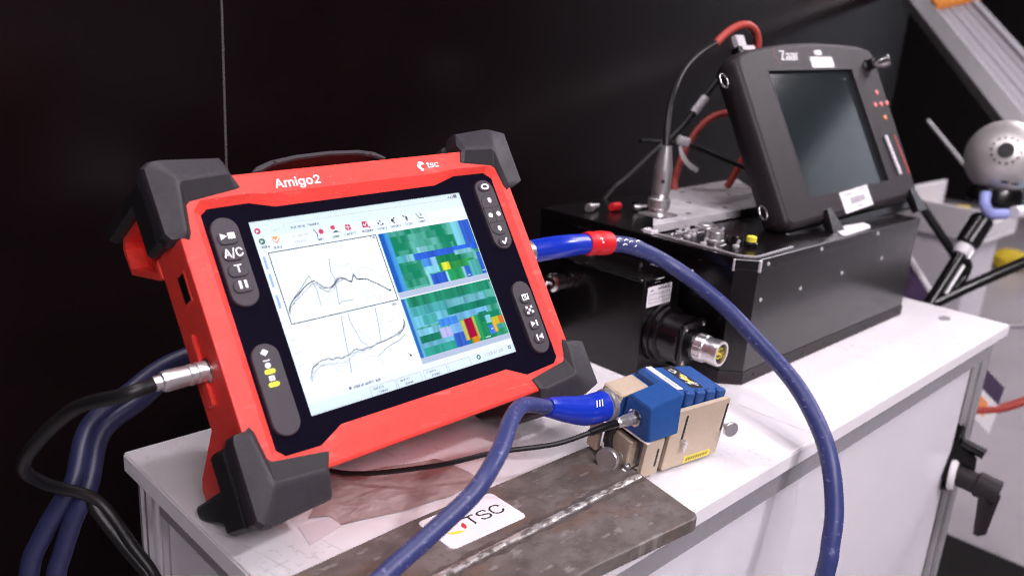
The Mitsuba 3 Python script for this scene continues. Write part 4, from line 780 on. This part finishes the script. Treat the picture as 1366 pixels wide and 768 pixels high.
# hanging cables, lower left
cable('hanging_cable', 'outer dark blue cable hanging beyond the left end of the counter', [V(.16, .43, .07), V(.07, .435, .055), V(.02, .42, .04), V(-.02, .41, .02), V(-.041, .39, -.016), V(-.052, .392, -.034), V(-.069, .396, -.064), V(-.083, .396, -.099), V(-.095, .39, -.2), V(-.1, .38, -.5)], .0085, 'navy_cable')
cable('hanging_cable', 'inner dark blue cable hanging close to the left end of the counter', [V(.16, .45, .06), V(.08, .44, .045), V(.03, .415, .032), V(-.01, .405, .015), V(-.031, .385, -.022), V(-.046, .383, -.048), V(-.058, .384, -.080), V(-.066, .382, -.107), V(-.07, .38, -.2), V(-.07, .38, -.5)], .0085, 'navy_cable')
cable('hanging_cable', 'black cable sagging across the left end frame of the counter', [V(.15, .44, .04), V(.06, .44, .03), V(.02, .43, .02), V(-.015, .405, .0), V(-.033, .380, -.029), V(-.020, .348, -.066), V(-.008, .322, -.092), V(.0, .30, -.13), V(.0, .29, -.3)], .0056, 'black_cable')

# ================================================================== RIGHT BACKGROUND
cl = thing('clamp', 'black camera clamp with a long lever handle gripping the right leg of the counter', 'clamp')
CT = M4(np.eye(3) * 1.2, V(-.0290, .027, .012) + V(1.125, .005, -.23) * (1 - 1.2))
back = V(.034, .022, -.004)
def thick(P, t=1.0): return hull([tuple(V(*p)) for p in P] + [tuple(V(*p) + back * t) for p in P])
part(cl, 'jaw', thick([(1.112, .046, -.250), (1.124, .048, -.210), (1.118, -.006, -.262), (1.128, -.004, -.205), (1.118, -.020, -.258)]), 'black_metal', CT)
part(cl, 'body', thick([(1.119, -.023, -.256), (1.131, -.016, -.203), (1.149, .013, -.185), (1.128, .02, -.196), (1.112, .01, -.25)], .8), 'black_plastic', CT)
part(cl, 'front_block', hull([(1.066, .029, -.226), (1.109, -.026, -.251), (1.123, -.019, -.2), (1.114, .004, -.17), (1.077, .033, -.19)] + [tuple(V(*p) + V(.036, .03, -.004)) for p in ((1.066, .029, -.226), (1.109, -.026, -.251), (1.123, -.019, -.2), (1.114, .004, -.17), (1.077, .033, -.19))]), 'black_metal')
part(cl, 'arm_stub', tube([V(1.150, .004, -.205), V(1.186, .012, -.178), V(1.205, .018, -.150)], [.021, .018, .014], 18, smooth=False), 'black_plastic', CT, smooth=40)
part(cl, 'collar', lathe([(.0145, 0), (.0155, .003), (.0155, .010), (.013, .012)], V(1.189, .011, -.176), V(.02, .007, .027), 22), 'nickel', CT, smooth=30)
fd = V(-.62, -.72, .10)
part(cl, 'screw', lathe([(.005, 0), (.005, .003)], V(1.112, -.012, -.237), fd, 14), 'yellow_print'); part(cl, 'screw', lathe([(.008, 0), (.008, .003), (.005, .006)], V(1.108, .012, -.236), fd, 16), 'nickel', CT)
hd_ = V(-.30, -.92, .06) + V(.62, -.5, .0) * .9; hd_ /= np.linalg.norm(hd_)
part(cl, 'washer', lathe([(.018, 0), (.0195, .002), (.0195, .006), (.017, .008)], V(1.117, -.018, -.235), hd_, 28), 'white_box', CT, smooth=30)
h0, h1 = V(1.120, -.026, -.236), V(1.092, -.070, -.222)
h0 = V(1.118, -.026, -.232); h1 = V(1.122, -.076, -.238)
part(cl, 'lever_hub', tube([h0, h0 + (h1 - h0) * .45, h0 + (h1 - h0) * .5, h1], [.012, .013, .0165, .0155], 20, smooth=False), 'dark_grey_plastic', CT, smooth=40)
lv = h1 + V(-.004, .012, -.008)
part(cl, 'lever', hull([tuple(lv + V(*q)) for q in ((-.012, .006, .006), (.014, -.006, .006), (-.014, -.002, .004), (.010, -.014, .004), (-.008, .002, -.052), (.006, -.004, -.052), (-.010, -.004, -.052), (.004, -.010, -.052))]), 'dark_grey_plastic', CT)
part(cl, 'small_knob', tube([V(1.140, -.018, -.197), V(1.142, -.046, -.203)], [.0065, .0075], 14, smooth=False), 'black_plastic', CT, smooth=40)
# arm and tripod legs
tr = thing('camera_arm', 'black jointed support arm carrying the silver sphere behind the right end of the counter', 'support arm')
A0, A1 = V(1.387, .184, -.059), V(1.500, .150, .125)
dA = (A1 - A0) / np.linalg.norm(A1 - A0)
part(tr, 'lower_tube', tube([A0 - dA * .12, A0 + dA * .13], .0115, 16, smooth=False), 'black_metal', smooth=40)
part(tr, 'inner_tube', tube([A0 + dA * .03 + V(.004, -.016, .004), A0 + dA * .125 + V(.004, -.016, .004)], .0045, 12, smooth=False), 'aluminium', smooth=40)
part(tr, 'collar', lathe([(.014, 0), (.016, .003), (.016, .018), (.014, .021)], A0 + dA * .118, dA, 20), 'white_box')
part(tr, 'head', lathe([(.019, 0), (.021, .004), (.021, .055), (.016, .062)], A0 + dA * .139, dA, 22), 'black_plastic', smooth=30)
part(tr, 'side_leg', tube([V(1.395, .177, -.05), V(1.455, .13, -.008), V(1.54, .065, .045), V(1.62, .0, .09)], .0105, 14), 'black_metal', smooth=40)
part(tr, 'joint', tube([V(1.425, .155, -.02), V(1.445, .15, .0), V(1.448, .148, .022), V(1.437, .15, .032)], .007, 12), 'black_plastic', smooth=40)
SC = V(1.534, .154, .219) - V(0, 0, 0); SRad = .068
sb_ = thing('sphere_camera', 'brushed silver spherical device with a ring of small holes on the black arm', 'camera')
part(sb_, 'shell', xf(trimesh.creation.uv_sphere(SRad, count=[40, 64]), M4(o=SC)), 'steel_ball', smooth=True)
vd = V(-.94, -.30, -.03); vd /= np.linalg.norm(vd); vd2 = vd + np.cross(vd, V(0, 0, 1)) * -.33; vd2 = vd2 / np.linalg.norm(vd2)
hd = -(SC - CAM) / np.linalg.norm(SC - CAM)
# the lens port faces the front left of the booth
pdir = -.88 * V(.683, .670, -.290) - .46 * V(.713, -.698, .067) + .05 * V(.157, .253, .955); pdir /= np.linalg.norm(pdir)
Fp = frame_of(pdir)
part(sb_, 'lens_port', lathe([(.0135, -.003), (.0135, .0008), (.0105, .0012), (.0100, .0006)], SC + pdir * SRad, pdir, 24), 'black_ink')
for i in range(14):
    a = i * 2 * math.pi / 14; d = pdir + .37 * (Fp[:, 0] * math.cos(a) + Fp[:, 1] * math.sin(a)); d /= np.linalg.norm(d)
    part(sb_, 'port_hole', lathe([(.0026, -.001), (.0024, .0006)], SC + d * SRad, d, 10), 'black_ink')
for d in (V(-.80, -.38, -.62), V(-.6, -.6, -.66)):
    d = d / np.linalg.norm(d); part(sb_, 'port_hole', xf(cbox(-.006, .006, -.0025, .0025, -.001, .0007), M4(frame_of(d), SC + d * SRad)), 'black_ink')
part(sb_, 'base', lathe([(.044, 0), (.050, .006), (.048, .022), (.044, .030)], SC + V(0, 0, -.086), (0, 0, 1), 30), 'black_plastic', smooth=30)
part(sb_, 'blue_clip', tube([SC + V(-.062, .0, -.062), SC + V(-.070, -.005, -.082), SC + V(-.058, -.015, -.098), SC + V(-.035, -.035, -.098)], .010, 12), 'lilac_plastic', smooth=50)
part(sb_, 'cyan_sleeve', tube([SC + V(-.004, -.055, -.092), SC + V(.06, -.11, -.085), SC + V(.12, -.16, -.08)], .013, 14), 'cyan_plastic', smooth=50)
part(sb_, 'white_joint', tube([SC + V(-.032, -.045, -.094), SC + V(-.002, -.055, -.092)], .012, 12, smooth=False), 'white_box', smooth=50)
cable('grey_cord', 'thin grey cord leaving the right edge behind the counter corner', [V(1.30, .10, -.06), V(1.38, .05, -.055), V(1.48, -.02, -.05)], .004, 'grey_ink', 'cord')
# leaning ramp
rp = thing('track_ramp', 'long grey grooved track with white side rails slanting up behind the silver sphere', 'track')
r0, r1 = V(2.217, .359, .232), V(2.725, .882, .568)
R0, R1 = V(2.06, .10, .02), V(3.1, .93, .72)
dl = r1 - r0; dl /= np.linalg.norm(dl); a0, a1 = r0 - dl * 1.9, r1 + dl * .12
side = V(.30, -.12, .17) - dl * np.dot(V(.30, -.12, .17), dl); side /= np.linalg.norm(side); nn = np.cross(dl, side)
if np.dot(nn, CAM - r0) < 0: nn = -nn
RM = np.stack([dl, side, nn], 1); ln = np.linalg.norm(a1 - a0)
def rpp(name, x0, x1, y0, y1, z0, z1, m): part(rp, name, cbox(x0, x1, y0, y1, z0, z1, .002), m, M4(RM, a0))
rpp('side_rail', 0, ln, .0, .052, -.03, .012, 'aluminium'); rpp('side_rail', 0, ln, .1595, .178, -.03, .004, 'deck_grey')
for i in range(5): rpp('slat', 0, ln, .0525 + i * .0214, .0732 + i * .0214, -.016, -.004 - .001 * (i % 2), 'deck_grey')
rpp('bracket', ln - .245, ln - .185, .056, .19, -.003, .016, 'glow_orange'); rpp('bracket_plate', ln - .18, ln + .1, .054, .158, -.003, .008, 'white_box')
# small things on the floor far right
def boxy(name, label, c, sx_, sy_, sz_, rz, m, b=.006, catg='box'):
    return solo(name, cbox(-sx_ / 2, sx_ / 2, -sy_ / 2, sy_ / 2, 0, sz_, b), m, label, catg, mtx=M4(np.array([[math.cos(rz), -math.sin(rz), 0], [math.sin(rz), math.cos(rz), 0], [0, 0, 1]]), c))
wb = thing('low_stand', 'white low stand with an open tray top behind the silver sphere', 'stand')
wc = V(2.95, .72, 0)
def wbp(name, *a, m='white_box'): part(wb, name, cbox(*a, .004), m)
wbp('tray_base', 2.86, 3.20, .52, .80, -.20, -.185); wbp('tray_side', 2.86, 2.875, .52, .80, -.184, -.09); wbp('tray_side', 2.876, 3.20, .785, .80, -.184, -.05); wbp('tray_side', 2.876, 3.20, .52, .535, -.184, -.13)
wbp('post', 2.9, 3.16, .56, .76, FLOOR + .001, -.201, m='panel_white')
boxy('yellow_block', 'yellow block inside the white tray behind the silver sphere', V(3.03, .66, -.1845), .09, .05, .07, .3, 'yellow_cloth', catg='block')
solo('edge_rail', tube([V(2.9264, .8061, .1778), V(3.002, .661, .022), V(3.03, .61, -.03)], .0055, 10, smooth=False), 'aluminium', 'thin aluminium rail slanting down behind the white tray', 'rail')
solo('prop_bar', tube([V(1.83, .392, .062), V(1.862, .30, -.05)], .010, 10, smooth=False), 'black_metal', 'short black bar slanting beside the white tray', 'bar')
db = thing('flight_case', 'dark purple box with a white edge strip and a red corner behind the electronics case', 'box')
part(db, 'body', hull([(1.52, .33, -.012), (1.577, .309, -.012), (1.606, .250, -.092), (1.56, .25, -.20), (1.50, .30, -.20), (1.60, .42, -.012), (1.70, .36, -.12), (1.66, .36, -.20)]), 'leaflet_dark', smooth=False)
part(db, 'edge_strip', tube([V(1.574, .304, -.010), V(1.604, .248, -.088)], .006, 8, smooth=False), 'white_box')
part(db, 'corner', cbox(1.553, 1.575, .300, .318, -.052, -.030, .003), 'sign_red')
def blob(name, label, c, r, m):
    s = trimesh.creation.icosphere(3, 1.0); v = s.vertices * V(*r) * (0.75 + .5 * meshkit.fbm(s.vertices * 2.2 + 3 * np.array(c)))[:, None]
    solo(name, TM(v + c, s.faces, process=False), m, label, 'cloth', smooth=True)
blob('cloth_bundle', 'yellow cloth bundle on the floor nearest the black arm', V(6.04, 1.44, -.85), (.09, .09, .07), 'yellow_cloth')
blob('cloth_bundle', 'yellow and tan cloth bundle on the floor further right', V(5.97, 1.20, -.85), (.09, .11, .07), 'yellow_cloth')
fy = thing('leaflet', 'printed leaflet with an orange square hanging behind the right counter leg', 'leaflet')
fu, fvv = V(.030, -.062, -.058), V(-.034, .0, -.075)
fo = V(1.752, .182, -.236); fn_ = np.cross(fu, fvv); fn_ /= np.linalg.norm(fn_)
def fq(a0_, a1_, b0, b1, o): return TM([fo + fu * a + fvv * b + fn_ * o for a, b in ((a0_, b0), (a1_, b0), (a1_, b1), (a0_, b1))], [[0, 1, 2], [0, 2, 3]], process=False)
part(fy, 'sheet', cat(fq(0, 1.1, 0, 1.3, 0), fq(0, 1.1, 0, 1.3, -.001)), 'white_sticker', smooth=False); part(fy, 'dark_panel', fq(.02, 1.08, .01, .52, -.0015), 'leaflet_dark', smooth=False); part(fy, 'picture', fq(.2, .8, .68, 1.1, -.0015), 'orange_print', smooth=False)
cable('red_hose', 'red hose running right behind the counter leg', [V(1.70, .20, -.36), V(1.728, .157, -.353), V(1.77, .116, -.346), V(1.815, .079, -.326), V(1.86, .04, -.30)], .010, 'red_rubber', 'hose')
solo('floor_mat', cbox(1.25, 2.2, -.75, .45, FLOOR + .004, FLOOR + .012, .003), 'far_black', 'black mat on the floor beyond the right counter leg', 'mat')

# ================================================================== LAMPS outside the frame
for kind, c, aim, size, L in LAMPS:
    d = aim - c; d = d / np.linalg.norm(d)
    Fl = frame_of(d)
    if kind == 'panel':
        k = thing('ceiling_panel_light', {.35: 'flat white ceiling light above the counters', 5.0: 'flat white ceiling light above the aisle', -1.0: 'added flat white fill light behind the photographer'}[float(c[0])], 'light', 'ceiling lights above the booth')
        w, h = size
        g = cbox(-w / 2, w / 2, -h / 2, h / 2, -.02, 0)
        part(k, 'diffuser', TM([(-w / 2, -h / 2, 0), (w / 2, -h / 2, 0), (w / 2, h / 2, 0), (-w / 2, h / 2, 0)], [[0, 1, 2], [0, 2, 3]], process=False), 'white_box', M4(Fl, c), False)
        part(k, 'frame', cbox(-w / 2 - .03, w / 2 + .03, -h / 2 - .03, h / 2 + .03, -.06, -.003, .004), 'white_box', M4(Fl, c))
        key = k + '__diffuser'
    else:
        k = thing('spotlight', {2.7: 'round white spotlight to the right of the counters', .35: 'round white spotlight in front of the counters', .05: 'round white spotlight at the black wall'}[float(c[0])], 'light', 'booth spotlights')
        a = np.arange(24) * 2 * np.pi / 24
        part(k, 'lens', TM(np.vstack([np.column_stack([size * np.cos(a), size * np.sin(a), a * 0]), [[0, 0, 0]]]), [[24, i, (i + 1) % 24] for i in range(24)], process=False), 'white_box', M4(Fl, c), False)
        part(k, 'can', lathe([(size * .5, -.16), (size * 1.15, -.14), (size * 1.15, -.004)], c, d, 24), 'white_box')
        key = k + '__lens'
    scene[key]['emitter'] = {'type': 'area', 'radiance': rgb(WARM * L)}
